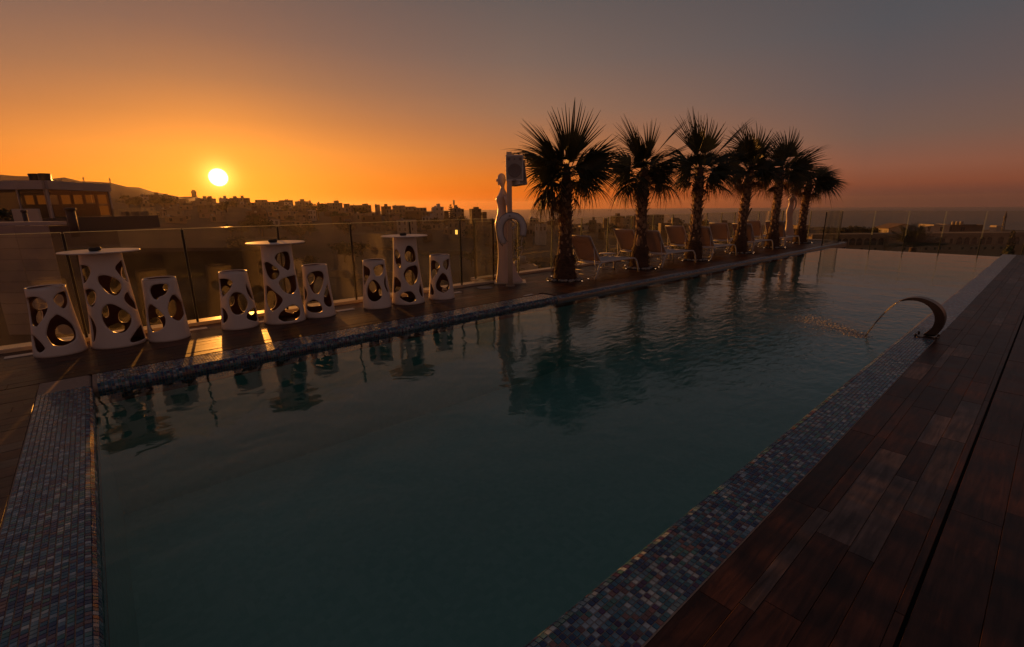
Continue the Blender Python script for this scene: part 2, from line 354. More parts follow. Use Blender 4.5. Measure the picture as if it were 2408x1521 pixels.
mb = MB(); v = [(-math.sin(R(a))*r, math.cos(R(a))*r, -46) for a in range(-40, 121, 4) for r in (350, 5200)]
mb.add(v, [(2*i, 2*i+2, 2*i+3, 2*i+1) for i in range(40)])
tag(mb.build('sea', sea_mat()), 'dark calm sea out to the hazy horizon', None, None, 'structure')

# --- roof terrace: body, decks of wood-look planks, mosaic coping, pool
PX0, PX1, PY0, PY1 = -5.53, -1.03, -.23, 19.9       # pool walls
LX, LX2 = -7.53, -8.0                               # fence lines
M['render'] = pm('grey_render', (.22, .18, .16), .85, var=.2, scale=2)
mb = MB()
mb.box(LX2-.12, PX0-.05, -6, 22.6, -14.9, -.03); mb.box(PX1+.05, 6, -6, 20.3, -14.9, -.03)
mb.box(PX0-.05, PX1+.05, -6, PY0-.05, -14.9, -.03); mb.box(PX0-.05, PX1+.05, PY0-.05, 20.3, -14.9, -1.5)
mb.box(PX0-.05, 6, 20.3, 36, -14.9, -1.7)
tag(mb.build('terrace_floor', M['render']), None, None, None, 'structure')

# planks
def plank_rows():
    out = []
    def fill(x0, x1, y0, y1, widths, lens, pale, red):
        x = x0; c = 0
        while x < x1-.02:
            w = widths[c % len(widths)]; w = min(w, x1-x); y = y0-random.uniform(0, 1.1); c += 1
            while y < y1:
                l = random.choice(lens)*random.uniform(.97, 1.03)
                a, b = max(y, y0), min(y+l, y1)
                if b-a > .05:
                    q = random.random(); mt = 1 if q < pale else (2 if q < pale+red else 0)
                    out.append((x+.0008, x+w-.0008, a+.0008, b-.0008, mt))
                y += l
            x += w
    fill(-.7235, -.132, -3, 20.2, (.14, .06, .14, .10, .12), (.62, .95, 1.2), .15, .3)
    fill(-.119, 2.4, -1, 20.2, (.19, .19, .12), (.9, 1.2), .03, .3)
    fill(LX, -5.9225, -5.9, 5.85, (.14, .145, .15), (1.2, 1.2, .8), .05, .35)
    fill(LX2+.02, -6.0, 5.85, 22.5, (.14, .145, .15), (1.2, 1.2, .8), .05, .35)
    fill(-6.0, -5.64, 5.97, 22.5, (.18,), (1.2, .8), .02, .98)
    fill(-5.9225, -.7235, -5.9, -.5965, (.14, .145, .15), (1.2, .8), .05, .3)
    return out
PL = plank_rows()
BEDS = [(-6.76, 7.38), (-6.76, 10.10), (-6.70, 12.65), (-6.66, 15.45), (-6.66, 18.06), (-6.70, 20.90)]
deck = tag(link('pool_deck', None), 'dark brown wood-look plank deck around the pool', None, None, 'structure')
def shown(b):
    best = 0
    for x in (b[0], b[1]):
        for y in (b[2], (b[2]+b[3])/2, b[3]):
            s = screen((x, y, 0))
            if s and -.02 < s[0] < 1.02 and -.02 < s[1] < 1.02: best = max(best, 1/s[2])
    return best
PL.sort(key=lambda b: -shown(b)*((b[1]-b[0])*(b[3]-b[2]))**.5)
PM = [M['plank'], M['plank_pale'], M['plank_red']]
rest = MB(); plank_me = {}
for i, b in enumerate(PL):
    z1 = random.uniform(-.0012, .0008)
    if i < 298 and shown(b) > 0:
        mb = MB(); cx, cy = (b[0]+b[1])/2, (b[2]+b[3])/2; w, l = (b[1]-b[0])/2, (b[3]-b[2])/2
        key = (round(w, 3), round(l, 2), b[4])
        if key not in plank_me:
            mb.bbox(-w, w, -l, l, -.022, 0, .0015); plank_me[key] = mb.mesh('plank', PM[b[4]])
        link('plank', plank_me[key], deck, (cx, cy, z1))
    else: rest.box(b[0], b[1], b[2], b[3], -.022, z1, b[4])
tag(rest.build('planks', PM, deck), None, None, None, 'stuff')
mb = MB(); mb.box(-.142, -.118, -3, 20.2, -.028, -.020); mb.build('drain_channel', M['under'], deck)

# mosaic coping: flat top, rounded lip, face down into the water
RAD = .045; P = .0248
coping = tag(link('pool_coping', None), 'rounded mosaic coping of small blue and violet glass tiles round the pool', None, None, 'structure')
def coping_profile(width):
    """list of (distance from the wall outward, z, tilt) along the section, in tile steps, outer edge first"""
    out = []; flat = width-RAD; nfl = int(flat/P)
    for i in range(nfl): out.append((width-(i+.5)*flat/nfl, 0.0, 0.0))
    na = 3
    for i in range(na):
        a = (i+.5)/na*math.pi/2; out.append((RAD-RAD*math.sin(a), -RAD+RAD*math.cos(a), a))
    for i in range(5): out.append((0.0, -RAD-(i+.5)*P, math.pi/2))
    return out
TS = .0113
def tile_shape():
    v = [(-TS, -TS, -.004), (TS, -TS, -.004), (TS, TS, -.004), (-TS, TS, -.004)]
    t = TS*.9; v += [(-t, -t, .0012), (t, -t, .0012), (t, t, .0012), (-t, t, .0012)]
    return v, [(4, 5, 6, 7), (0, 1, 5, 4), (1, 2, 6, 5), (2, 3, 7, 6), (3, 0, 4, 7)]
TV, TF = tile_shape(); TVv = [Vector(p) for p in TV]
tiles = []
def strip(origin, along, outward, length, width, t0=0, t1=None):
    o = Vector(origin); al = Vector(along); ou = Vector(outward); n = int((t1 or length)/P)
    prof = coping_profile(width)
    for j in range(int(t0/P), n):
        for d, z, a in prof:
            up_ = Vector((0, 0, 1))*math.cos(a)-ou*math.sin(a); ac = up_.cross(al)
            tw = Vector((random.gauss(0, .018), random.gauss(0, .018)))
            u2 = (up_+al*tw.x+ac*tw.y).normalized(); a2 = (al-u2*al.dot(u2)).normalized(); c2 = u2.cross(a2)
            p = o+al*((j+.5)*P)+ou*d+Vector((0, 0, z))
            tiles.append((p, a2, c2, u2, pick_tile()))
strip((PX1, .5, 0), (0, 1, 0), (1, 0, 0), 7.2, .30)                        # right edge
strip((PX0-.02, PY0, 0), (1, 0, 0), (0, -1, 0), 4.4, .36)                  # near end
strip((PX0, -.2, 0), (0, 1, 0), (-1, 0, 0), 6.1, .38)                      # left edge by the stools
def tsize(t):
    s = screen(t[0])
    if not s or not (0 < s[0] < 1 and 0 < s[1] < 1): return 0
    d = (Vector((0, 0, EYE))-t[0]).normalized().dot(t[3]); return max(d, .02)/s[2]**2
order = sorted(range(len(tiles)), key=lambda i: -tsize(tiles[i]))
tile_me = []
for tm in TILEM:
    mb = MB(); mb.add(TV, TF); tile_me.append(mb.mesh('tile', tm))
rest = MB(); single = set(order[:298])
for i, (p, a, c, u, k) in enumerate(tiles):
    if i in single:
        o = link('tile', tile_me[k], coping); o.matrix_local = Matrix(((a.x, c.x, u.x, p.x), (a.y, c.y, u.y, p.y), (a.z, c.z, u.z, p.z), (0, 0, 0, 1)))
    else: rest.add([p+a*q.x+c*q.y+u*q.z for q in TVv], TF, k)
tag(rest.build('tiles', TILEM, coping), None, None, None, 'stuff')
def bed(mb, x0, y0, x1, y1, width, ox, oy, m=0, h=0.0):
    """body under the tiles: section swept from (x0,y0) to (x1,y1); (ox,oy) points outward from the pool"""
    sec = [(width, -.2), (width, h)]+[(RAD-RAD*math.sin(a*math.pi/12), -RAD+RAD*math.cos(a*math.pi/12)+h) for a in range(0, 7)]+[(0, -.188)]
    v = []
    for (x, y) in ((x0, y0), (x1, y1)): v += [(x+ox*d, y+oy*d, z-.0015) for d, z in sec]
    k = len(sec); mb.add(v, [(i, i+1, k+i+1, k+i) for i in range(k-1)], m)
mb = MB()
bed(mb, PX1, -.2, PX1, 7.7, .305, 1, 0); bed(mb, PX0-.4, PY0, PX1+.3, PY0, .365, 0, -1, 0, -.0008); bed(mb, PX0, PY0, PX0, 5.92, .39, -1, 0, 0, -.0015)
bed(mb, PX1, 7.7, PX1, 20.2, .305, 1, 0, 1, .0015); bed(mb, PX0, 5.92, PX0, 22.5, .11, -1, 0, 1, .0015)
mb.box(PX0-.62, PX0+.0, 22.5, 22.58, -1.2, 0, 1)
mb.build('grout_bed', [M['grout'], M['mosaic']], coping)
# overflow grate beside the wooden edge
mb = MB()
for i in range(330): mb.box(-5.962+.0, -5.905, 5.98+i*.05, 6.02+i*.05, -.012, -.002)
g = mb.build('overflow_grate', M['plank_red'], coping); tag(g, None, None, None, 'stuff')
# pool basin and water
def basin_mat():
    m, n, L = nodes_of('pool_tile'); out = n('ShaderNodeOutputMaterial'); b = n('ShaderNodeBsdfPrincipled'); L(b.outputs[0], out.inputs[0])
    g = n('ShaderNodeNewGeometry'); br = n('ShaderNodeTexNoise'); L(g.outputs['Position'], br.inputs[0]); br.inputs['Scale'].default_value = 30
    sc = n('ShaderNodeVectorMath', operation='SCALE'); sc.inputs['Scale'].default_value = 1/.05; L(g.outputs['Position'], sc.inputs[0])
    fl = n('ShaderNodeVectorMath', operation='FLOOR'); L(sc.outputs[0], fl.inputs[0]); w = n('ShaderNodeTexWhiteNoise'); L(fl.outputs[0], w.inputs[0])
    cr = n('ShaderNodeValToRGB'); L(w.outputs['Value'], cr.inputs[0]); cr.color_ramp.elements[0].color = (.46, .86, .75, 1); cr.color_ramp.elements[1].color = (.58, .95, .84, 1)
    L(cr.outputs[0], b.inputs['Base Color']); b.inputs['Roughness'].default_value = .5; return m
mb = MB(); z0, z1 = -1.35, -.20
mb.add([(PX0, PY0, z0), (PX1, PY0, z0), (PX1, PY1, z0), (PX0, PY1, z0), (PX0, PY0, z1), (PX1, PY0, z1), (PX1, PY1, -.085), (PX0, PY1, -.085)],
       [(0, 1, 2, 3), (0, 4, 5, 1), (1, 5, 6, 2), (2, 6, 7, 3), (3, 7, 4, 0)])
mb.box(PX0+.002, PX1-.002, PY1+.001, PY1+.22, -1.6, -.085)
tag(mb.build('pool_basin', basin_mat()), None, None, None, 'structure')
WZ = -.068
FX, FY = -1.36, 6.85                                   # where the jet lands
def water_mat():
    m, n, L = nodes_of('pool_water'); out = n('ShaderNodeOutputMaterial')
    g = n('ShaderNodeNewGeometry'); pos = g.outputs['Position']
    def noise(scale, st, det=3, dist=0.0, rot=0.0):
        mp = n('ShaderNodeMapping'); L(pos, mp.inputs[0]); mp.inputs['Scale'].default_value = st; mp.inputs['Rotation'].default_value = (0, 0, rot)
        q = n('ShaderNodeTexNoise'); L(mp.outputs[0], q.inputs[0]); q.inputs['Scale'].default_value = scale; q.inputs['Detail'].default_value = det; q.inputs['Distortion'].default_value = dist; return q.outputs['Fac']
    def mth(op, a, b, c=None):
        q = n('ShaderNodeMath', operation=op)
        for i, x in enumerate((a, b, c)):
            if x is None: continue
            if isinstance(x, (int, float)): q.inputs[i].default_value = x
            else: L(x, q.inputs[i])
        return q.outputs[0]
    dv = n('ShaderNodeVectorMath', operation='DISTANCE'); L(pos, dv.inputs[0]); dv.inputs[1].default_value = (FX-.5, FY+.3, WZ)
    near = n('ShaderNodeMapRange', interpolation_type='SMOOTHSTEP'); L(dv.outputs['Value'], near.inputs[0]); near.inputs[1].default_value = .4; near.inputs[2].default_value = 5.5; near.inputs[3].default_value = 1; near.inputs[4].default_value = .0
    calm = noise(1.6, (1, 1, 1), 2, .3)
    mid = noise(6.5, (1, .8, 1), 3, .5)
    rip = noise(13, (1.0, .45, 1), 4, .4, .5)
    fine = noise(42, (1, .6, 1), 3, .3, .4)
    spl = n('ShaderNodeMapRange', interpolation_type='SMOOTHSTEP'); L(dv.outputs['Value'], spl.inputs[0]); spl.inputs[1].default_value = .1; spl.inputs[2].default_value = 1.1; spl.inputs[3].default_value = 1; spl.inputs[4].default_value = 0
    h = mth('ADD', mth('MULTIPLY', calm, .013), mth('MULTIPLY', mid, .0022))
    h = mth('ADD', h, mth('MULTIPLY', mth('MULTIPLY', rip, near.outputs[0]), .011))
    h = mth('ADD', h, mth('MULTIPLY', mth('MULTIPLY', fine, spl.outputs[0]), .006))
    bp = n('ShaderNodeBump'); bp.inputs['Strength'].default_value = 1.0; bp.inputs['Distance'].default_value = 1.0; L(h, bp.inputs['Height'])
    fr = n('ShaderNodeFresnel'); fr.inputs['IOR'].default_value = 1.5; L(bp.outputs[0], fr.inputs['Normal'])
    tr = n('ShaderNodeBsdfTransparent'); tr.inputs[0].default_value = (.84, .98, .93, 1)
    gl = n('ShaderNodeBsdfGlossy'); gl.inputs['Roughness'].default_value = .01; gl.inputs['Color'].default_value = (1, 1, 1, 1); L(bp.outputs[0], gl.inputs['Normal'])
    mx = n('ShaderNodeMixShader'); L(fr.outputs[0], mx.inputs[0]); L(tr.outputs[0], mx.inputs[1]); L(gl.outputs[0], mx.inputs[2]); L(mx.outputs[0], out.inputs[0]); return m
mb = MB(); mb.add([(PX0, PY0, WZ), (PX1, PY0, WZ), (PX1, PY1+.2, WZ), (PX0, PY1+.2, WZ)], [(0, 1, 2, 3)])
tag(mb.build('pool_water', water_mat()), 'still dark teal water of the infinity pool', None, None, 'structure')

# --- frameless glass fences
def fence(label, pts, posts, z0, z1, ledge=True, group=None, postw=.016, zpost=None, ledge_w=.2):
    """pts = (start, end); posts = distances along the run where two panes meet"""
    a, b = Vector((*pts[0], 0)), Vector((*pts[1], 0)); d = (b-a).normalized(); L_ = (b-a).length; rz = math.atan2(d.y, d.x)
    t = thing('glass_fence', label, 'glass fence', a, rz, group)
    cuts = [0]+posts+[L_]
    for p, q in zip(cuts, cuts[1:]):
        w = (q-p)/2-.015; h = (z1-z0)/2
        mb = MB(); mb.box(-w, w, -.009, .009, -h, h); o = mb.build('glass_panel', [M['glass']], t, ((p+q)/2, 0, (z0+z1)/2))
        e = MB(); e.box(-w-.0065, -w-.0005, -.0092, .0092, -h, h); e.box(w+.0005, w+.0065, -.0092, .0092, -h, h); e.box(-w-.0065, w+.0065, -.0092, .0092, h+.0005, h+.006)
        e.build('glass_edge', M['edge'], o)
    for p in cuts:
        mb = MB(); hw = postw/2; mb.box(-hw*.45, hw*.45, -.014, .014, z0-.02, (z1-.01 if zpost is None else zpost)); mb.build('post', M['dark_steel'], t, (p, 0, 0))
    if ledge:
        mb = MB(); mb.bbox(0, L_, -.03, ledge_w, -.02, .045, .008); mb.build('base_ledge', M['stone'], t)
    return t
fence('glass fence along the terrace edge behind the white bar stools', ((LX, -6), (LX, 6.07)), [6+y for y in (-4.9, -3.8, -2.65, -1.4, -.26, .88, 2.04, 3.13, 4.20, 5.27)], .048, 1.29, postw=.055)
fence('single glass pane turning outward beside the white statue', ((LX-.02, 6.09), (LX2, 5.95)), [], .048, 1.28, ledge_w=.12)
fence('glass fence behind the sun loungers facing the sea', ((LX2, 5.97), (LX2, 22.5)), [y-5.97 for y in (7.18, 8.26, 9.34, 10.41, 11.48, 12.56, 13.65, 14.72, 15.8, 16.88, 17.92, 18.97, 20.05, 21.2)], .048, 1.22, postw=.03)
fence('low glass fence across the end of the lounger deck', ((LX2+.02, 22.5), (-5.86, 22.5)), [1.06], .048, 1.21)
fence('glass pane ending in a dark upright at the deck corner past the pool', ((-5.68, 20.07), (-5.8, 22.45)), [], .02, 1.21, ledge=False, postw=.045)
fence('glass fence beyond the infinity edge before the arcaded building', ((-5.84, 22.6), (3.4, 22.6)), [1.07, 2.09, 3.1, 4.12, 5.14, 6.16, 7.18, 8.2], -1.2, 1.21, ledge=False, postw=.05, zpost=.3)
STOOLS={'A':['stool',[-7.13,-0.48],[[[275,62],[298,65],[333,66],[351,62],[358,57],[353,50],[340,43],[322,36],[310,34],[284,37],[275,45],[275,55]],[[17,62],[23,65],[39,68],[71,68],[75,62],[66,56],[47,51],[35,51],[24,55],[17,59]],[[340,29],[353,39],[8,44],[17,45],[33,40],[49,32],[53,23],[46,16],[32,13],[10,11],[355,12],[345,15],[338,23]],[[279,24],[300,24],[318,18],[327,12],[326,9],[313,6],[300,7],[291,12],[289,17]],[[184,53],[186,57],[195,60],[206,61],[217,61],[231,59],[241,56],[237,52],[225,49],[213,48],[202,48],[191,49]],[[209,39],[208,42],[209,46],[216,47],[223,46],[229,43],[233,41],[234,37],[231,34],[224,32],[216,33],[212,36]],[[137,54],[133,59],[139,62],[150,63],[159,61],[167,58],[173,55],[175,50],[171,47],[162,46],[154,48],[146,50]],[[137,17],[138,21],[145,25],[159,28],[175,27],[185,23],[188,19],[187,15],[182,11],[171,8],[155,8],[142,12]]]],'T1':['table',[-7.13,0.03],[[[271,94],[295,95],[317,94],[324,90],[318,84],[302,77],[274,73],[271,79],[271,87]],[[339,81],[345,83],[3,83],[23,79],[35,75],[40,69],[31,63],[19,60],[10,60],[357,64],[345,71],[339,76]],[[31,90],[39,94],[65,98],[72,88],[75,72],[61,74],[43,80],[33,87]],[[271,64],[294,68],[313,69],[325,67],[328,62],[322,53],[313,49],[304,49],[287,52],[272,58]],[[36,56],[44,60],[58,61],[67,53],[88,44],[84,38],[60,41],[43,47],[36,52]],[[333,41],[340,48],[353,51],[8,49],[27,42],[40,35],[40,29],[30,23],[17,18],[5,17],[352,19],[341,24],[333,32]],[[88,22],[88,15],[88,4],[60,1],[41,1],[24,4],[21,7],[30,12],[52,19]],[[272,41],[301,37],[312,28],[311,20],[301,10],[290,8],[294,18],[289,31]],[[221,82],[220,86],[223,91],[232,92],[245,91],[260,88],[245,73],[233,74],[226,78]],[[135,68],[131,74],[137,78],[148,79],[159,77],[166,73],[172,69],[174,63],[170,58],[161,57],[151,60],[143,63]],[[113,89],[123,86],[129,82],[132,78],[130,75],[121,74],[106,76]],[[217,54],[217,59],[221,62],[229,63],[238,62],[247,60],[259,57],[260,52],[248,48],[237,47],[229,48],[222,50]],[[135,28],[133,32],[138,36],[149,37],[160,36],[167,33],[170,29],[171,25],[167,21],[158,20],[148,21],[140,25]],[[190,36],[190,40],[191,43],[195,45],[201,45],[206,41],[207,38],[207,34],[205,31],[201,29],[196,29],[191,32]],[[161,13],[161,16],[167,19],[178,20],[187,19],[194,18],[199,16],[199,13],[193,9],[182,8],[173,9],[166,10]]]],'B':['stool',[-7.02,0.51],[[[318,64],[331,68],[353,69],[15,68],[23,66],[19,61],[5,56],[346,54],[337,51],[324,53],[316,59]],[[5,39],[12,46],[25,53],[40,54],[57,49],[84,39],[84,30],[59,26],[41,23],[28,23],[16,26],[7,31]],[[290,37],[301,43],[313,46],[327,43],[339,38],[350,31],[352,26],[346,19],[332,15],[317,13],[304,13],[295,17],[287,27]],[[142,60],[142,63],[147,64],[153,65],[158,65],[164,63],[168,61],[167,58],[163,57],[158,57],[152,57],[146,58]],[[169,46],[170,48],[175,49],[182,49],[188,49],[194,48],[198,47],[196,45],[191,44],[184,44],[178,44],[173,44]],[[135,33],[131,40],[137,44],[145,44],[153,42],[161,39],[167,34],[169,27],[165,23],[158,22],[151,24],[143,27]],[[180,30],[181,33],[184,36],[191,38],[200,38],[207,35],[209,32],[207,29],[203,26],[196,24],[188,24],[182,26]],[[191,13],[194,18],[199,22],[209,25],[225,25],[241,23],[245,18],[238,13],[228,9],[216,6],[203,5],[193,8]]]],'C':['stool',[-7.05,1.3],[[[261,65],[305,67],[328,66],[342,63],[339,59],[325,52],[303,46],[288,43],[279,47],[268,56]],[[37,59],[45,54],[61,44],[72,34],[53,36],[38,43],[32,51]],[[318,37],[325,43],[338,48],[353,49],[9,47],[22,42],[29,34],[22,28],[8,22],[354,20],[339,20],[327,23],[320,29]],[[278,28],[296,28],[307,23],[310,17],[303,12],[288,9],[281,11],[283,20]],[[13,16],[19,20],[36,24],[60,25],[72,19],[78,11],[66,7],[46,7],[26,10],[14,13]],[[175,57],[175,59],[179,61],[186,61],[191,61],[196,60],[200,58],[199,56],[194,55],[188,54],[183,55],[178,56]],[[190,46],[193,50],[199,52],[207,54],[218,54],[231,52],[236,49],[229,45],[220,42],[211,40],[202,40],[193,42]],[[180,32],[179,36],[182,39],[187,39],[192,38],[197,36],[200,33],[201,29],[197,26],[192,26],[187,27],[183,29]],[[128,29],[129,35],[135,39],[142,41],[153,41],[163,37],[167,30],[165,23],[161,19],[154,16],[145,17],[134,22]],[[100,18],[99,20],[105,22],[116,22],[126,21],[132,19],[135,17],[135,14],[132,12],[124,11],[114,13],[105,15]]]],'T2':['table',[-6.99,1.85],[[[336,91],[346,95],[5,97],[25,97],[37,94],[41,85],[32,76],[20,72],[8,74],[353,79],[341,84],[335,89]],[[283,81],[293,84],[309,84],[326,80],[340,75],[345,70],[340,65],[330,62],[319,61],[306,63],[292,70]],[[338,56],[344,60],[1,63],[27,64],[62,63],[63,57],[51,47],[32,42],[15,40],[0,42],[347,47],[340,53]],[[281,49],[292,53],[305,51],[323,45],[340,38],[344,33],[339,29],[326,23],[311,19],[299,20],[284,27],[277,37]],[[324,9],[330,15],[345,20],[2,24],[15,25],[31,21],[38,16],[34,9],[20,5],[1,3],[344,3],[330,6]],[[137,83],[136,87],[140,92],[150,94],[161,92],[167,88],[170,83],[170,78],[167,74],[158,71],[148,73],[140,78]],[[165,74],[165,76],[170,78],[177,78],[184,78],[189,76],[193,74],[193,72],[187,70],[180,70],[174,70],[169,72]],[[167,60],[169,63],[173,65],[179,66],[186,66],[192,64],[194,61],[191,59],[187,57],[181,56],[175,56],[169,58]],[[129,47],[131,52],[136,56],[146,59],[159,58],[168,53],[170,47],[168,42],[163,37],[155,34],[143,35],[132,40]],[[187,26],[188,34],[195,39],[205,41],[216,40],[230,37],[243,30],[237,22],[222,16],[211,14],[201,15],[192,18]],[[108,12],[109,15],[123,17],[137,17],[148,16],[157,14],[163,12],[162,8],[153,6],[141,5],[130,7],[119,9]]]],'D':['stool',[-6.99,2.33],[[[298,57],[306,62],[326,66],[353,67],[14,65],[23,60],[18,53],[4,44],[347,36],[338,35],[324,37],[308,47]],[[253,49],[270,47],[292,39],[294,33],[281,26],[253,21],[253,32],[253,41]],[[37,47],[43,39],[49,25],[45,16],[27,14],[12,16],[3,21],[4,28],[13,37]],[[283,16],[293,22],[313,26],[326,27],[341,24],[350,18],[353,12],[346,9],[327,8],[304,9],[287,12]],[[169,52],[169,57],[175,60],[184,61],[193,60],[201,57],[207,53],[206,48],[198,45],[189,44],[181,46],[174,48]],[[132,42],[130,49],[138,54],[150,55],[161,52],[169,48],[176,42],[177,35],[170,30],[159,29],[149,31],[140,36]],[[152,13],[155,15],[166,17],[180,18],[193,18],[208,18],[218,16],[212,13],[197,11],[182,10],[170,10],[159,10]],[[103,32],[101,37],[108,39],[117,39],[124,38],[130,35],[135,31],[136,27],[131,24],[125,24],[118,25],[111,28]]]],'E':['stool',[-6.97,3.23],[[[255,66],[282,66],[304,63],[311,59],[308,53],[291,45],[267,35],[259,42],[255,54]],[[330,62],[336,65],[354,67],[17,68],[34,66],[32,62],[19,56],[3,52],[353,51],[338,52],[332,58]],[[290,27],[293,34],[306,41],[321,45],[331,45],[346,41],[359,33],[2,25],[357,18],[343,14],[325,12],[308,14],[295,19]],[[42,54],[40,44],[34,36],[44,25],[38,23],[26,28],[18,37],[23,45]],[[104,56],[104,61],[117,64],[132,64],[144,63],[154,60],[161,56],[160,50],[151,47],[138,47],[127,48],[115,51]],[[154,29],[156,33],[161,36],[170,39],[182,38],[190,35],[192,30],[188,26],[182,23],[173,20],[162,21],[155,24]],[[185,42],[188,46],[194,48],[201,49],[210,49],[222,48],[228,44],[221,40],[211,37],[203,36],[195,36],[188,38]],[[129,20],[130,22],[132,24],[135,25],[140,25],[143,23],[144,20],[143,17],[142,15],[139,14],[134,14],[130,17]]]],'T3':['table',[-6.94,3.77],[[[265,82],[278,88],[290,88],[302,83],[309,74],[309,65],[305,59],[298,58],[287,61],[272,69]],[[327,77],[330,86],[339,93],[351,94],[6,92],[20,85],[26,76],[21,70],[3,68],[348,68],[333,70]],[[318,49],[322,54],[336,60],[354,62],[17,62],[31,57],[30,50],[16,40],[359,33],[347,31],[336,34],[324,41]],[[261,43],[280,44],[295,41],[305,35],[303,27],[292,22],[272,19],[259,20],[258,34]],[[298,13],[304,18],[319,21],[336,22],[348,20],[359,13],[359,7],[350,5],[335,4],[316,7],[301,11]],[[33,35],[38,28],[43,16],[41,9],[29,11],[21,17],[19,23]],[[181,78],[184,82],[190,84],[197,85],[206,85],[216,83],[220,79],[214,76],[205,74],[198,72],[190,72],[184,74]],[[179,58],[179,60],[185,62],[193,63],[201,62],[207,61],[212,59],[211,56],[203,54],[194,53],[187,54],[182,56]],[[114,74],[118,79],[126,81],[134,82],[144,82],[153,79],[156,74],[153,69],[146,66],[138,65],[129,65],[119,68]],[[112,38],[116,43],[123,48],[134,51],[148,50],[157,45],[159,38],[155,32],[149,28],[139,24],[126,25],[115,31]],[[152,8],[156,10],[161,11],[168,12],[178,13],[185,12],[187,9],[182,7],[176,5],[169,5],[160,5],[154,5]],[[181,19],[181,21],[187,23],[195,24],[203,24],[209,22],[214,21],[213,18],[205,15],[195,14],[188,15],[184,17]]]],'F':['stool',[-6.88,4.38],[[[260,60],[276,66],[295,66],[315,63],[323,59],[321,53],[307,45],[286,37],[274,35],[261,44]],[[342,60],[350,65],[14,67],[45,67],[39,59],[21,53],[5,50],[353,52],[345,56]],[[300,24],[306,31],[321,40],[336,45],[348,44],[3,38],[14,28],[12,21],[359,15],[341,12],[323,14],[305,18]],[[257,26],[270,26],[285,19],[290,13],[287,9],[276,8],[261,9],[259,18]],[[150,55],[150,59],[155,62],[164,62],[171,61],[176,59],[179,56],[179,52],[173,49],[165,48],[158,50],[154,52]],[[171,40],[172,45],[180,48],[190,49],[199,48],[209,46],[218,42],[213,37],[200,33],[190,32],[182,33],[175,36]],[[101,56],[100,60],[105,64],[115,64],[123,62],[128,59],[132,55],[132,51],[128,47],[120,46],[112,48],[105,52]],[[103,22],[108,26],[118,27],[129,28],[140,28],[149,25],[154,21],[150,17],[141,15],[132,15],[121,15],[110,18]],[[114,10],[116,12],[120,14],[129,15],[138,14],[143,12],[144,10],[143,8],[139,7],[131,6],[121,6],[115,8]]]]}
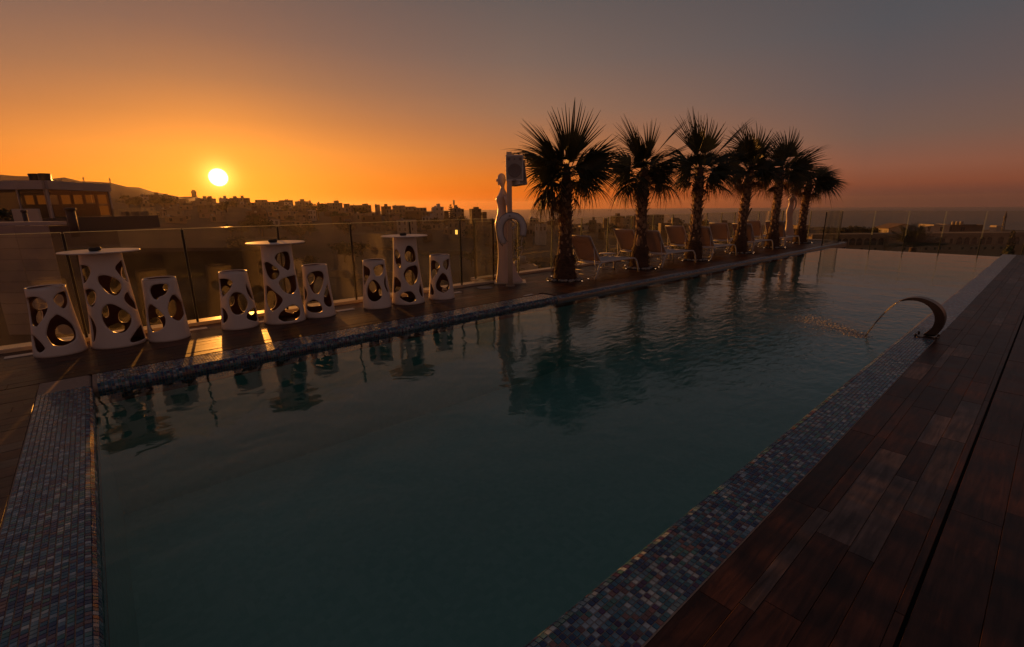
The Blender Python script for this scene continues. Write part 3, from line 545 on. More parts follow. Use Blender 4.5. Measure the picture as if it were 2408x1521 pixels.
# ================================================================ BAR STOOLS AND TABLES
def body_radius(kind, z):
    b, t, h = (.222, .167, .74) if kind == 'stool' else (.262, .185, 1.08)
    s = min(max(z/h, 0), 1); return t+(b-t)*(1-s)**1.25
def smooth_loop(pts, n=4):
    out = []; k = len(pts)
    for i in range(k):
        p0, p1, p2, p3 = (Vector(pts[(i+j-1) % k]) for j in range(4))
        for s in range(n):
            t = s/n; out.append(.5*((2*p1)+(p2-p0)*t+(2*p0-5*p1+4*p2-p3)*t*t+(3*p1-p0-3*p2+p3)*t**3))
    return out
def inside(p, poly):
    c = False; j = len(poly)-1
    for i in range(len(poly)):
        a, b = poly[i], poly[j]
        if (a.y > p.y) != (b.y > p.y) and p.x < (b.x-a.x)*(p.y-a.y)/(b.y-a.y)+a.x: c = not c
        j = i
    return c
def pierced_body(kind, c, holes):
    """shell of revolution with the drawn openings cut through it; the plane (angle*radius, height) is triangulated and wrapped"""
    h = .74 if kind == 'stool' else 1.08; k = .2
    view = math.atan2(-c[1], -c[0])
    used = set()                                              # the seam goes where fewest openings are
    for H in holes:
        aa = [a for a, z in H]; m0 = aa[0]; rel = [((a-m0+180) % 360)-180 for a in aa]
        for q in range(int(min(rel))-2, int(max(rel))+3): used.add((m0+q) % 360)
    free = [q for q in range(360) if q not in used]
    if free: base = math.radians(max(free, key=lambda q: min(min((q-w) % 360, (w-q) % 360) for w in used)))
    else: base = math.radians(max(range(360), key=lambda q: -sum(1 for H in holes if min(((a-q+180) % 360)-180 for a, z in H) < 0 < max(((a-q+180) % 360)-180 for a, z in H) and max(abs(((a-q+180) % 360)-180) for a, z in H) < 120)))
    loops = []
    for H in holes:
        pts = []; prev = None
        for a, z in H:
            t = math.radians(a)-base
            while t < -math.pi*2: t += 2*math.pi
            t %= 2*math.pi
            if prev is not None:
                while t-prev > math.pi: t -= 2*math.pi
                while prev-t > math.pi: t += 2*math.pi
            prev = t; pts.append((t*k, z/100))
        xs = [p[0] for p in pts]
        if min(xs) < .012 or max(xs) > 2*math.pi*k-.012: continue
        L_ = smooth_loop(pts, 3)
        # keep clear of rim and foot
        loops.append([Vector((q.x, min(max(q.y, .035), h-.035))) for q in L_])
    Wd = 2*math.pi*k; nx, nz = 64, int(h/.022)
    vs = []; ed = []
    def ring(pl):
        o = len(vs); vs.extend(Vector(q) for q in pl); n = len(pl); ed.extend((o+i, o+(i+1) % n) for i in range(n))
    border = [(Wd*i/nx, 0) for i in range(nx)]+[(Wd, h*j/nz) for j in range(nz)]+[(Wd-Wd*i/nx, h) for i in range(nx)]+[(0, h-h*j/nz) for j in range(nz)]
    ring(border)
    for L_ in loops: ring(L_)
    for i in range(1, nx):
        for j in range(1, nz):
            p = Vector((Wd*i/nx, h*j/nz))
            if all(not inside(p, L_) and min((p-q).length for q in L_) > .009 for L_ in loops): vs.append(p)
    r = geometry.delaunay_2d_cdt(vs, ed, [], 0, 1e-5)
    V2, F = r[0], r[2]; keep = []
    for f in F:
        m = sum((V2[i] for i in f), Vector((0, 0)))/len(f)
        if not any(inside(m, L_) for L_ in loops): keep.append(tuple(f))
    vv = []
    for q in V2:
        a = q.x/k+base; rr = body_radius(kind, q.y)
        # the body is a little out of round and waisted
        rr *= 1+.022*math.sin(a*2+q.y*5+c[1]*3)+.012*math.sin(a*3-q.y*7)
        if q.y > h-.03: rr -= .004*((q.y-h+.03)/.03)**2
        vv.append((rr*math.cos(a), rr*math.sin(a), q.y))
    mb = MB(); mb.add(vv, keep, 0, True)
    return mb
def cut_body(name, kind, c, holes, parent):
    o = pierced_body(kind, c, holes).build(name, [M['white'], M['inner_shade'], M['white']], parent)
    bm = bmesh.new(); bm.from_mesh(o.data); bmesh.ops.remove_doubles(bm, verts=bm.verts, dist=1e-4); bmesh.ops.recalc_face_normals(bm, faces=bm.faces)
    f0 = max(bm.faces, key=lambda f: f.calc_area()); ctr = f0.calc_center_median()
    if f0.normal.dot(Vector((ctr.x, ctr.y, 0))) < 0: bmesh.ops.reverse_faces(bm, faces=bm.faces)
    bm.to_mesh(o.data); bm.free()
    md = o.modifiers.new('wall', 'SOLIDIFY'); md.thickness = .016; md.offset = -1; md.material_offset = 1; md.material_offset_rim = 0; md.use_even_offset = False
    return o
ST_LABEL = {
 'A': 'white pierced bar stool at the far left, left of the biggest bar table',
 'B': 'white pierced bar stool right of the biggest table, in front of a glass joint',
 'C': 'white pierced bar stool whose rim glows orange, left of the middle bar table',
 'D': 'white pierced bar stool touching the middle bar table on its right',
 'E': 'white pierced bar stool left of the farthest bar table',
 'F': 'white pierced bar stool standing alone right of the farthest bar table',
 'T1': 'largest looking white pierced high table, between the two left stools',
 'T2': 'middle white pierced high table with sunlit yellowish round top',
 'T3': 'farthest white pierced high table, a lit window seen past its top'}
ASH = {'T1': 'round black ashtray on the biggest bar table, ', 'T2': 'round black ashtray on the sunlit middle table top', 'T3': 'round black ashtray on the farthest bar table'}
ASH['T1'] = 'round black ashtray on the leftmost bar table'
for key, (kind, c, holes) in STOOLS.items():
    if kind == 'stool':
        t = thing('bar_stool', ST_LABEL[key], 'stool', (c[0], c[1], 0), 0, 'white pierced bar stools')
        cut_body('body', kind, c, holes, t)
        mb = MB(); r = body_radius('stool', .74)
        mb.lathe([(r-.020, .712), (r-.017, .720), (r-.017, .722), (.10, .714), (.01, .712)], 40, 0, True, None, False)
        mb.build('seat', M['white'], t)
        mb = MB(); mb.lathe([(r-.017, .722), (r-.013, .7405), (r-.004, .7435), (r+.001, .738)], 48, 0, True, None, False); mb.build('rim', M['white'], t)
    else:
        t = thing('bar_table', ST_LABEL[key], 'bar table', (c[0], c[1], 0), 0, 'white pierced high tables')
        cut_body('body', kind, c, holes, t)
        mb = MB(); rd = .366; mb.lathe([(.05, 1.078), (rd-.006, 1.079), (rd, 1.084), (rd, 1.089), (rd-.004, 1.0925), (.01, 1.0925)], 64, 0, False, None, True)
        mb.build('tabletop', M['white'], t)
        mb = MB(); mb.lathe([(.035, 0), (.05, .003), (.056, .015), (.056, .034), (.052, .042), (.044, .042), (.040, .030), (.036, .012), (.01, .010)], 28, 0, True, None, True)
        for a in (.4, 2.5, 4.6):
            mb.box(-.008, .008, .040, .058, .041, .046, 0, Matrix.Rotation(a, 4, 'Z'))
        tag(mb.build('ashtray', M['black'], None, (c[0]+.03, c[1]-.04, 1.0925)), ASH[key], 'ashtray', 'black ashtrays on the bar tables')

# ================================================================ STATUES
def statue(label, loc, face, group):
    """abstract slender woman in a long dress: face = world angle of the way she looks"""
    t = thing('statue', label, 'statue', loc, face, group)
    # s = position towards the front (+x), from the photographed outline; rows: z, back, front, half depth
    rows = [(0, -.29, .29, .20), (.06, -.25, .285, .19), (.18, -.16, .265, .165), (.35, -.10, .25, .145), (.52, -.05, .237, .13), (.77, 0.0, .240, .115), (1.0, .03, .268, .115), (1.12, .02, .287, .118), (1.2, .02, .287, .115),
            (1.30, .04, .262, .10), (1.38, .055, .240, .088), (1.47, .06, .228, .085), (1.56, .055, .232, .098), (1.62, .04, .252, .118), (1.66, .035, .268, .13), (1.70, .03, .255, .14), (1.74, .03, .222, .138), (1.785, .045, .200, .105), (1.83, .07, .180, .055), (1.865, .085, .168, .04), (1.90, .088, .162, .038), (1.93, .085, .172, .045), (1.96, .075, .208, .058), (2.0, .063, .224, .064), (2.035, .058, .232, .068), (2.07, .060, .226, .068), (2.11, .072, .214, .06), (2.14, .098, .19, .042), (2.155, .13, .16, .015)]
    mb = MB(); v = []; f = []; n = 20
    for z, b, fr, hd in rows:
        cx = (b+fr)/2; rx = (fr-b)/2
        for k in range(n):
            a = 2*math.pi*k/n; v.append((cx+rx*math.cos(a), hd*math.sin(a)*(1-.12*max(0, math.cos(a))), z))
    for i in range(len(rows)-1):
        for k in range(n): f.append((i*n+k, i*n+(k+1) % n, (i+1)*n+(k+1) % n, (i+1)*n+k))
    f.append(tuple(range(n-1, -1, -1))); f.append(tuple((len(rows)-1)*n+k for k in range(n)))
    mb.add(v, f, 0, True)
    # face: brow, nose, lips and chin on the front of the head
    for p, r in (((.226, 0, 2.03), (.024, .012, .026)), ((.236, 0, 2.010), (.018, .013, .014)), ((.219, 0, 1.976), (.012, .016, .008)), ((.205, 0, 1.945), (.020, .024, .016))):
        mb.ico(p, r, 0, 0, 2)
    mb.build('figure', M['resin'], t)
    for s in (-1, 1):
        a = MB(); a.tube([(.08, s*.125, 1.735), (.05, s*.165, 1.66), (.015, s*.17, 1.55), (.005, s*.155, 1.44), (.02, s*.135, 1.33), (.07, s*.12, 1.22), (.13, s*.108, 1.13)], [.030, .040, .036, .031, .026, .022, .014], 10)
        a.build('arm', M['resin'], t)
    b = MB(); b.bbox(-.33, .32, -.24, .24, -.004, .02, .006); b.build('plinth', M['stone'], t)
    return t
statue('tall slender white statue of a woman behind the lifebuoy pole', (-7.33, 6.34, 0), math.atan2(-.76, -.65), 'white abstract statues')
statue('pale slender statue half hidden behind the last palm trunk', (-7.42, 22.0, 0), math.atan2(-.6, -.8), 'white abstract statues')

# ================================================================ POLE, SPEAKERS, LIFEBUOY
PXY = (-6.97, 6.04)
vd = Vector((-.7593, .6508, 0)); rtv = Vector((.6508, .7593, 0)); pol = Vector((*PXY, 0))
yaw_p = math.atan2(rtv.y, rtv.x)
t = thing('steel_pole', 'square brushed steel pole carrying two loudspeakers and a lifebuoy', 'pole', (*PXY, 0), yaw_p)
mb = MB(); mb.bbox(-.048, .048, -.048, .048, .012, 2.50, .004); mb.build('shaft', M['steel'], t)
mb = MB(); mb.bbox(-.085, .085, -.085, .085, -.002, .012, .004)
for sx in (-1, 1):
    for sy in (-1, 1): mb.lathe([(.012, .012), (.012, .022), (.004, .026)], 8, 0, True, Matrix.Translation((sx*.067, sy*.067, 0)))
mb.build('foot_plate', M['steel'], t)
mb = MB(); mb.box(-.02, .16, .05, .06, 2.16, 2.24); mb.box(-.02, .0, .06, .14, 2.17, 2.23); mb.build('bracket', M['dark_steel'], t)
def speaker(label, x, y, z, rz, tilt):
    s = thing('loudspeaker', label, 'loudspeaker', pol+rtv*x-vd*y+Vector((0, 0, z)), yaw_p+rz, 'white loudspeakers on the steel pole')
    s.rotation_euler = (tilt, 0, yaw_p+rz)
    w, h, d = .165, .23, .22
    mb = MB(); P = [(-w, 0), (w, 0), (w*.62, d), (-w*.62, d)]
    v = [(a, b, z_) for z_ in (-h, h) for a, b in P]; mb.add(v, [(3, 2, 1, 0), (4, 5, 6, 7), (0, 1, 5, 4), (1, 2, 6, 5), (2, 3, 7, 6), (3, 0, 4, 7)])
    o = mb.build('cabinet', M['paint'], s); bv = o.modifiers.new('edge', 'BEVEL'); bv.width = .012; bv.segments = 2
    mb = MB()
    for a, b, c_, d_ in ((-w+.004, w-.004, h-.028, h-.004), (-w+.004, w-.004, -h+.004, -h+.03)): mb.box(a, b, -.014, -.001, c_, d_)
    mb.box(-w+.004, -w+.022, -.014, -.001, -h+.03, h-.028); mb.box(w-.022, w-.004, -.014, -.001, -h+.03, h-.028); mb.build('front_frame', M['paint'], s)
    mb = MB(); mb.box(-w+.022, w-.022, -.008, -.001, -h+.03, h-.028); mb.build('grille', M['grey'], s)
    Mx = lambda x, z_: Matrix.Translation((x, -.008, z_)) @ Matrix.Rotation(math.pi/2, 4, 'X')
    mb = MB(); mb.lathe([(.125, .0005), (.122, .004), (.104, .0045), (.10, .002), (.03, .001), (.005, .003)], 32, 0, True, Mx(0, -.045)); mb.build('woofer', M['cone'], s)
    for x_, r_ in ((-.105, .026), (.105, .026), (0, .016)):
        mb = MB(); mb.lathe([(r_, .0005), (r_*.9, .004), (r_*.5, .002), (.002, .005)], 18, 0, True, Mx(x_, .155)); mb.build('tweeter', M['cone'], s)
    mb = MB(); mb.box(-.03, .03, -.0165, -.014, -h+.010, -h+.022); mb.build('badge', M['black'], s)
    return s
speaker('white loudspeaker on the pole with its front grille towards the pool', .10, .06, 2.215, 0, R(2))
speaker('white loudspeaker turned away under the nearest palm leaves', .235, -.10, 2.15, R(62), R(-8))

# lifebuoy: horseshoe of rectangular section
lb = thing('lifebuoy', 'white horseshoe lifebuoy with dark piping hanging on the steel pole', 'lifebuoy', pol-vd*.115+rtv*.0+Vector((0, 0, 1.13)), yaw_p)
path = [(-.085, -.30), (-.155, -.21), (-.185, -.10), (-.183, .0), (-.160, .095), (-.105, .175), (-.03, .218), (.05, .226), (.13, .208), (.20, .155), (.243, .07), (.255, -.02), (.248, -.10), (.235, -.16)]
pv = [Vector((x, 0, z)) for x, z in path]
def offs(d):
    out = []
    for i, p in enumerate(pv):
        tt = (pv[min(i+1, len(pv)-1)]-pv[max(i-1, 0)]).normalized(); nn = Vector((-tt.z, 0, tt.x)); out.append(p+nn*d)
    return out
mb = MB(); o_, i_ = offs(.068), offs(-.062); v = []; f = []
sec = lambda a, b: [a+Vector((0, -.050, 0)), a.lerp(b, .5)+Vector((0, -.062, 0)), b+Vector((0, -.050, 0)), b+Vector((0, 0, 0)), b+Vector((0, .05, 0)), a.lerp(b, .5)+Vector((0, .06, 0)), a+Vector((0, .05, 0)), a+(a-b)*.04]
for a, b in zip(o_, i_): v += sec(a, b)
n = 8
for i in range(len(pv)-1):
    for k in range(n): f.append((i*n+k, i*n+(k+1) % n, (i+1)*n+(k+1) % n, (i+1)*n+k))
f.append(tuple(range(n-1, -1, -1))); f.append(tuple((len(pv)-1)*n+k for k in range(n)))
mb.add(v, f, 0, True); cov = mb.build('cover', M['vinyl'], lb); bm = bmesh.new(); bm.from_mesh(cov.data); bmesh.ops.recalc_face_normals(bm, faces=bm.faces); bm.to_mesh(cov.data); bm.free(); subsurf(cov, 1)
for d in (.066, -.060):
    q = [p+Vector((0, -.050, 0)) for p in offs(d)]
    mb = MB(); mb.tube(q, .0045, 6); mb.build('piping', M['piping'], lb)
q = [p+Vector((0, .047, 0)) for p in offs(.066)]
mb = MB(); mb.tube(q, .0045, 6); mb.build('piping', M['piping'], lb)
# small maker's mark on the top of the cover: a little crest over a short word bar
mb = MB(); mb.box(-.010, .010, -.066, -.0645, .226, .240); mb.box(-.018, .018, -.0655, -.064, .212, .220); mb.build('printed_mark', M['piping'], lb)
mb = MB(); mb.tube([(.03, .07, .13), (.03, -.02, .13), (.03, -.06, .115), (.045, -.07, .14)], .009, 8); mb.build('hook', M['black'], lb)
mb = MB()
for j in range(4):
    mb.tube([(.055+(.042+.004*j)*math.cos(a*.5236), -.04-.012*j+.01*math.sin(a), .055+(.06+.003*j)*math.sin(a*.5236)) for a in range(13)], .0075, 6, cap=False)
mb.build('coiled_rope', M['rope'], lb)
mb = MB(); mb.tube([(.07, -.06, .02), (.072, -.062, -.10), (.078, -.06, -.24), (.070, -.06, -.40), (.085, -.06, -.50), (.12, -.06, -.545), (.16, -.06, -.55), (.20, -.06, -.50), (.235, -.06, -.42), (.225, -.06, -.35), (.215, -.06, -.31), (.225, -.06, -.24), (.24, -.05, -.18)], .0065, 6)
mb.tube([(.13, -.06, -.385), (.17, -.066, -.37), (.20, -.064, -.355), (.225, -.06, -.34)], .010, 6)
mb.tube([(-.085, -.03, -.31), (-.055, -.04, -.35), (-.045, -.04, -.45), (-.046, -.04, -.56)], .0065, 6); mb.build('rope', M['rope'], lb)

# ================================================================ FLOOR PLATES, SPOTLIGHTS
plate0 = None
PLN = ['pale floor plate in the planks left of the leftmost bar stool', 'pale floor plate between the biggest table and the orange-rimmed stool', 'pale floor plate between the orange-rimmed stool and the middle table', 'pale floor plate between the middle and the farthest table groups', 'pale floor plate right of the last bar stool']
for i, (x, y) in enumerate([(-7.25, -.80), (-7.27, .80), (-7.12, 1.60), (-7.06, 2.74), (-7.1, 4.8)]):
    mb = MB(); mb.bbox(-.05, .05, -.14, .14, 0, .006, .003); tag(mb.build('floor_plate', M['paint'], None, (x, y, .0012)), PLN[i], 'floor plate', 'pale floor plates along the fence')
mb = MB(); mb.bbox(-.03, .03, -.11, .11, 0, .006, .003); tag(mb.build('floor_plate', M['paint'], None, (-6.0, 5.62, .0012), R(4)), 'pale floor plate beside the end of the mosaic coping', 'floor plate', 'pale floor plates along the fence')
mb = MB(); mb.lathe([(.15, 0), (.15, .006), (.14, .009), (.01, .009)], 28); tag(mb.build('floor_cover', M['grey'], None, (-7.15, 5.54, .0012)), 'round grey floor cover left of the steel pole foot', 'floor cover')
M['lamp'] = emit('lamp_lens', (1.0, .52, .26), 1.6)

# ================================================================ PALMS
def frond_mesh(seed, dead=False, spread=150, nseg=26, droop=.35, folded=.0, stalk=.40, blade=.78):
    """one fan leaf along +x: stalk then pleated blade split into segments"""
    rnd = random.Random(seed); mb = MB()
    mb.tube([(0, 0, 0), (stalk*.5, 0, .012), (stalk, 0, 0)], [.016, .010, .008], 4, 0)
    for i in range(nseg):
        a = R(spread)*(i/(nseg-1)-.5)*(1-folded); da = R(spread)*(1-folded)/(nseg-1)*.5
        ln = (blade-.20*abs(i/(nseg-1)-.5)**1.5*2)*rnd.uniform(.86, 1.08); dr = droop*rnd.uniform(.5, 1.5)*(1+.8*abs(a)); tw = rnd.uniform(-.05, .05)
        rows = []
        for s, w in ((.03, 1.0), (.46, 1.0), (.66, .72), (.84, .38), (1.0, .03)):
            r = ln*s; half = min(r, ln*.47)*math.tan(da)*w*(1.0 if s < .5 else .95)+.0015
            aa = a+tw*max(0, s-.45)*1.5; z = -dr*ln*max(0, s-.35)**2*1.6+.05*math.sin(a*1.0)*0; c = Vector((stalk+r*math.cos(aa), r*math.sin(aa), z-.10*r*abs(math.sin(a))))
            nrm_ = Vector((-math.sin(aa), math.cos(aa), 0)); pl = half*.45
            rows.append([c-nrm_*half+Vector((0, 0, -pl)), c+Vector((0, 0, pl*.6)), c+nrm_*half+Vector((0, 0, -pl))])
        v = [q for r_ in rows for q in r_]
        mb.add(v, [(j*3+k, j*3+k+1, j*3+k+4, j*3+k+3) for j in range(4) for k in (0, 1)], 0, False)
        if dead and rnd.random() < .6:
            p = rows[-2][1]; mb.tube([p, p+Vector((.08, rnd.uniform(-.03, .03), -.05)), p+Vector((.12, rnd.uniform(-.06, .06), -.16))], [.002, .0015, .001], 3, 0)
    return mb.mesh('frond', M['dead'] if dead else M['frond'])
FR = [frond_mesh(i, False, sp, ns, dr, 0, st, bl) for i, (sp, ns, dr, st, bl) in enumerate(((150, 28, .24, .38, .80), (112, 24, .34, .36, .88), (165, 30, .4, .36, .80), (74, 20, .08, .26, 1.0), (36, 14, .10, .30, 1.0)))]
FD = [frond_mesh(20+i, True, sp, 22, dr) for i, (sp, dr) in enumerate(((110, .5), (80, .7), (60, .4)))]
WIND = Vector((.25, .97, 0))
def palm(label, x, y, ztop, spec, seed, lean=0.0):
    rnd = random.Random(seed); t = thing('palm_tree', label, 'palm tree', (x, y, 0), 0, 'fan palms between the sun loungers')
    # trunk: swollen fibrous foot, narrower above
    prof = [(0, .22), (.05, .235), (.2, .225), (.42, .20), (.55, .165), (.7, .145), (1.0, .125), (1.4, .112), (ztop-.15, .105), (ztop, .10), (ztop+.22, .09), (ztop+.36, .04)]
    pts = []; rr = []
    for z, r in prof: pts.append((lean*z*z*.12, 0, z)); rr.append(r)
    mb = MB(); mb.tube(pts, rr, 18); mb.build('trunk', M['trunk'], t)
    # sawn leaf bases spiralling up the trunk, each a curved scale
    bt = MB(); k = 0; z = .46
    while z < ztop-.02:
        a = k*2.39996; r = .105+max(0, .62-z)*.25; up_f = z/ztop
        L_ = rnd.uniform(.12, .18)*(1.0 if z < ztop*.55 else .9); wd = rnd.uniform(.040, .062); out = .032+.07*max(0, up_f-.45)*rnd.uniform(.6, 2.2)
        if rnd.random() < .05: L_ *= 1.9; out *= 2.6
        ca, sa = math.cos(a), math.sin(a); er = Vector((ca, sa, 0)); et = Vector((-sa, ca, 0)); sk = rnd.uniform(-.35, .35)
        rows = []
        for s, w, o in ((0, 1, .0), (.35, .95, .35), (.7, .62, .75), (1, .34, 1.6 if up_f > .55 else 1.05)):
            c = er*(r+.004+out*o)+Vector((lean*z*z*.12, 0, z+L_*s-(out*.9*max(0, s-.6) if up_f > .55 else 0)))+et*(sk*L_*s)
            rows += [c-et*wd*w-er*.008, c+er*.010, c+et*wd*w-er*.008]
        tip = rows[-3:]
        v = rows+[q-er*.014 for q in rows]
        f = [(j*3+q, j*3+q+1, j*3+q+4, j*3+q+3) for j in range(3) for q in (0, 1)]+[(12+j*3+q+3, 12+j*3+q+4, 12+j*3+q+1, 12+j*3+q) for j in range(3) for q in (0, 1)]+[(9, 10, 22, 21), (10, 11, 23, 22)]
        for j in range(3): f += [(j*3, j*3+3, 12+j*3+3, 12+j*3), (j*3+5, j*3+2, 12+j*3+2, 12+j*3+5)]
        bt.add(v, f, 0, False); k += 1; z += .0175
    o = bt.build('leaf_bases', M['boot'], t); o['kind'] = 'stuff'
    fb = MB()                                  # loose fibre round the foot
    for i in range(260):
        a = rnd.uniform(0, 6.283); z = rnd.uniform(.02, .55); r = .235-.06*max(0, z-.25)*2; er = Vector((math.cos(a), math.sin(a), 0))
        p = er*r+Vector((0, 0, z)); fb.tube([p-er*.03, p+er*rnd.uniform(.0, .018)-Vector((0, 0, .05)), p+er*rnd.uniform(.005, .04)+Vector((rnd.uniform(-.03, .03), rnd.uniform(-.03, .03), -.12))], [.006, .004, .001], 3)
    o = fb.build('foot_fibre', M['trunk'], t); o['kind'] = 'stuff'
    # spec: (angle in view: 0 = towards image right, 90 = up, 180 = left, in degrees; toward/away depth; roll; size; mesh; dead)
    top = Vector((lean*ztop*ztop*.12, 0, ztop))
    for (va, dep, roll, sz, mi, dead) in spec:
        d = rtv*math.cos(R(va))+Vector((0, 0, 1))*math.sin(R(va))+vd*dep; d.normalize()
        if not dead: d = (d+rtv*.20).normalized()          # the wind pushes the leaves to the right
        me = (FD if dead else FR)[mi]
        base = top+Vector((rnd.uniform(-.04, .04), rnd.uniform(-.04, .04), rnd.uniform(.0, .26) if not dead else rnd.uniform(-.12, .10)))
        o = link('dry_frond' if dead else 'frond', me, t)
        # blade normal: as near to world up as the leaf allows, rolled
        n0 = Vector((0, 0, 1))-d*d.z
        if n0.length < .25: n0 = -vd-d*(-vd).dot(d)
        n0.normalize(); n0.rotate(Matrix.Rotation(R(roll), 3, d)); s0 = n0.cross(d)
        o.matrix_local = Matrix(((d.x*sz, s0.x*sz, n0.x*sz, base.x), (d.y*sz, s0.y*sz, n0.y*sz, base.y), (d.z*sz, s0.z*sz, n0.z*sz, base.z), (0, 0, 0, 1)))
    return t
def crown(seed, tall, left, right, extra=()):
    """leaves of one crown; tall / left / right scale the reach, the wind has pushed more leaves to the right"""
    rnd = random.Random(seed); L_ = list(extra); j = lambda a, d: a+rnd.uniform(-d, d)
    base = [(148, left*1.04, 1, 0), (160, left*1.08, 0, 0), (172, left*.96, 2, 0), (186, left*.88, 2, 0), (199, left*.8, 0, 0), (40, right*.98, 1, 0), (30, right*1.1, 1, 0), (20, right*1.06, 0, 0), (6, right*.92, 2, 0), (-9, right*.86, 2, 0), (-22, right*.74, 0, 0),
            (132, tall*.66, 1, 0), (60, right*.72, 1, 0), (76, tall*.62, 0, 0), (106, tall*.62, 0, 0), (50, right*.62, 0, 0), (132, left*.6, 0, 0),
            (208, .74, 0, 1), (222, .66, 1, 1), (238, .6, 1, 1), (-34, .66, 1, 1), (-52, .55, 2, 1), (-100, .44, 2, 1), (-80, .44, 2, 1), (-120, .46, 1, 1), (-66, .48, 1, 1)]
    for va, sz, mi, dead in base: L_.append((j(va, 6), j(-.1, .45), j(0, 60), sz*rnd.uniform(.92, 1.06), mi, dead))
    for k in range(8): L_.append((rnd.choice((j(10, 30), j(170, 30))), rnd.choice((-1, 1))*rnd.uniform(.9, 1.8), j(0, 50), rnd.uniform(.6, .8), rnd.choice((0, 1, 2)), 0))
    return L_
UP = lambda va, sz, mi, roll=0, dep=-.12: (va, dep, roll, sz, mi, 0)
palm('nearest and largest fan palm, its top leaf fanned upright', -6.76, 7.38, 1.98, crown(1, .9, .9, .98, [UP(90, 1.12, 3), UP(84, .98, 3, 20), UP(114, .9, 4), UP(143, 1.04, 3, 15), UP(158, 1.05, 1), UP(28, 1.02, 4, 30), UP(38, .95, 4, 10), (-150, -.3, 20, .9, 0, 1), (-135, -.4, 0, .95, 1, 1), (-118, -.3, 0, .9, 1, 1), (200, -.3, 20, .9, 2, 0), (-12, -.3, 0, .9, 2, 0)]), 31)
palm('second fan palm from the left, one folded leaf pointing up right', -6.76, 10.10, 2.14, crown(2, .75, .92, .92, [UP(62, 1.10, 4), UP(128, 1.08, 3), UP(116, .9, 1), UP(95, .85, 4), UP(35, .95, 3), (-25, -.3, 0, .95, 2, 0), (205, -.3, 0, .95, 2, 0)]), 32)
palm('third fan palm with long stray leaf bases on its trunk', -6.70, 12.65, 2.2, crown(3, .92, .95, .95, [UP(60, 1.32, 4), UP(118, 1.25, 3), UP(96, 1.12, 1), UP(36, 1.02, 1), (-35, -.3, 0, 1.0, 0, 0)]), 33, -.02)
palm('fourth fan palm, slim leaning trunk left of the close pair', -6.66, 15.45, 2.36, crown(4, .98, .92, .95, [UP(98, 1.12, 1), UP(118, 1.12, 0), UP(75, 1.1, 0)]), 34, .12)
palm('fifth fan palm, its crown merging with the fourth', -6.66, 18.06, 2.4, crown(5, 1.0, .9, 1.0, [UP(92, 1.18, 0), UP(112, 1.15, 1), UP(42, 1.28, 4), UP(60, 1.05, 1)]), 35)
palm('last and lowest fan palm with leaves blown to the right', -6.70, 20.90, 2.1, crown(6, .72, .7, 1.02, [UP(18, 1.15, 2, 20), UP(8, 1.12, 1), UP(30, 1.0, 0), UP(44, .8, 1), UP(-6, 1.0, 2), UP(20, 1.05, 1, 60)]), 36, .10)
# beds: ring of white pebbles and soil round each foot, four little spotlights
peb = []
for i in range(5):
    mb = MB(); mb.ico((0, 0, 0), (.045, .036, .026), 0, .12, 2, random.Random(50+i)); peb.append(mb.mesh('pebble', M['pebble']))
BEDN = ['nearest', 'second', 'third', 'fourth', 'fifth', 'last']
for i, (x, y) in enumerate(BEDS):
    rnd = random.Random(70+i); mb = MB(); mb.lathe([(.40, -.004), (.40, .004), (.34, .012), (.2, .02)], 28, 0, True); tag(mb.build('planting_bed', M['soil'], None, (x, y, .001)), None, None, None, 'structure')
    n = 26 if i < 3 else 16
    for k in range(n):
        a = 2*math.pi*k/n+rnd.uniform(-.1, .1); r = rnd.uniform(.27, .36); o = link('pebble', rnd.choice(peb), None, (x+r*math.cos(a), y+r*math.sin(a), .024), rnd.uniform(0, 6)); s = rnd.uniform(.75, 1.25); o.scale = (s, s, s)
        tag(o, 'white pebble in the ring round the foot of the %s palm' % BEDN[i], 'pebble', 'white pebbles round the %s palm' % BEDN[i])
    for k, (dx, dy) in enumerate(((-.5, .12), (-.1, -.40), (.30, .42), (.42, .08))):
        sp = thing('ground_spotlight', 'tiny lit ground spotlight %s of the %s palm foot' % (('behind and left', 'on the near left', 'on the far right', 'on the pool side')[k], BEDN[i]), 'spotlight', (x+dx, y+dy, 0.0012), 0, 'ground spotlights round the palms')
        mb = MB(); mb.lathe([(.026, 0), (.026, .008), (.021, .010)], 14); mb.build('ring', M['steel'], sp)
        mb = MB(); mb.lathe([(.014, .0105), (.012, .0135), (.003, .0145)], 12); mb.build('lens', M['lamp'], sp)

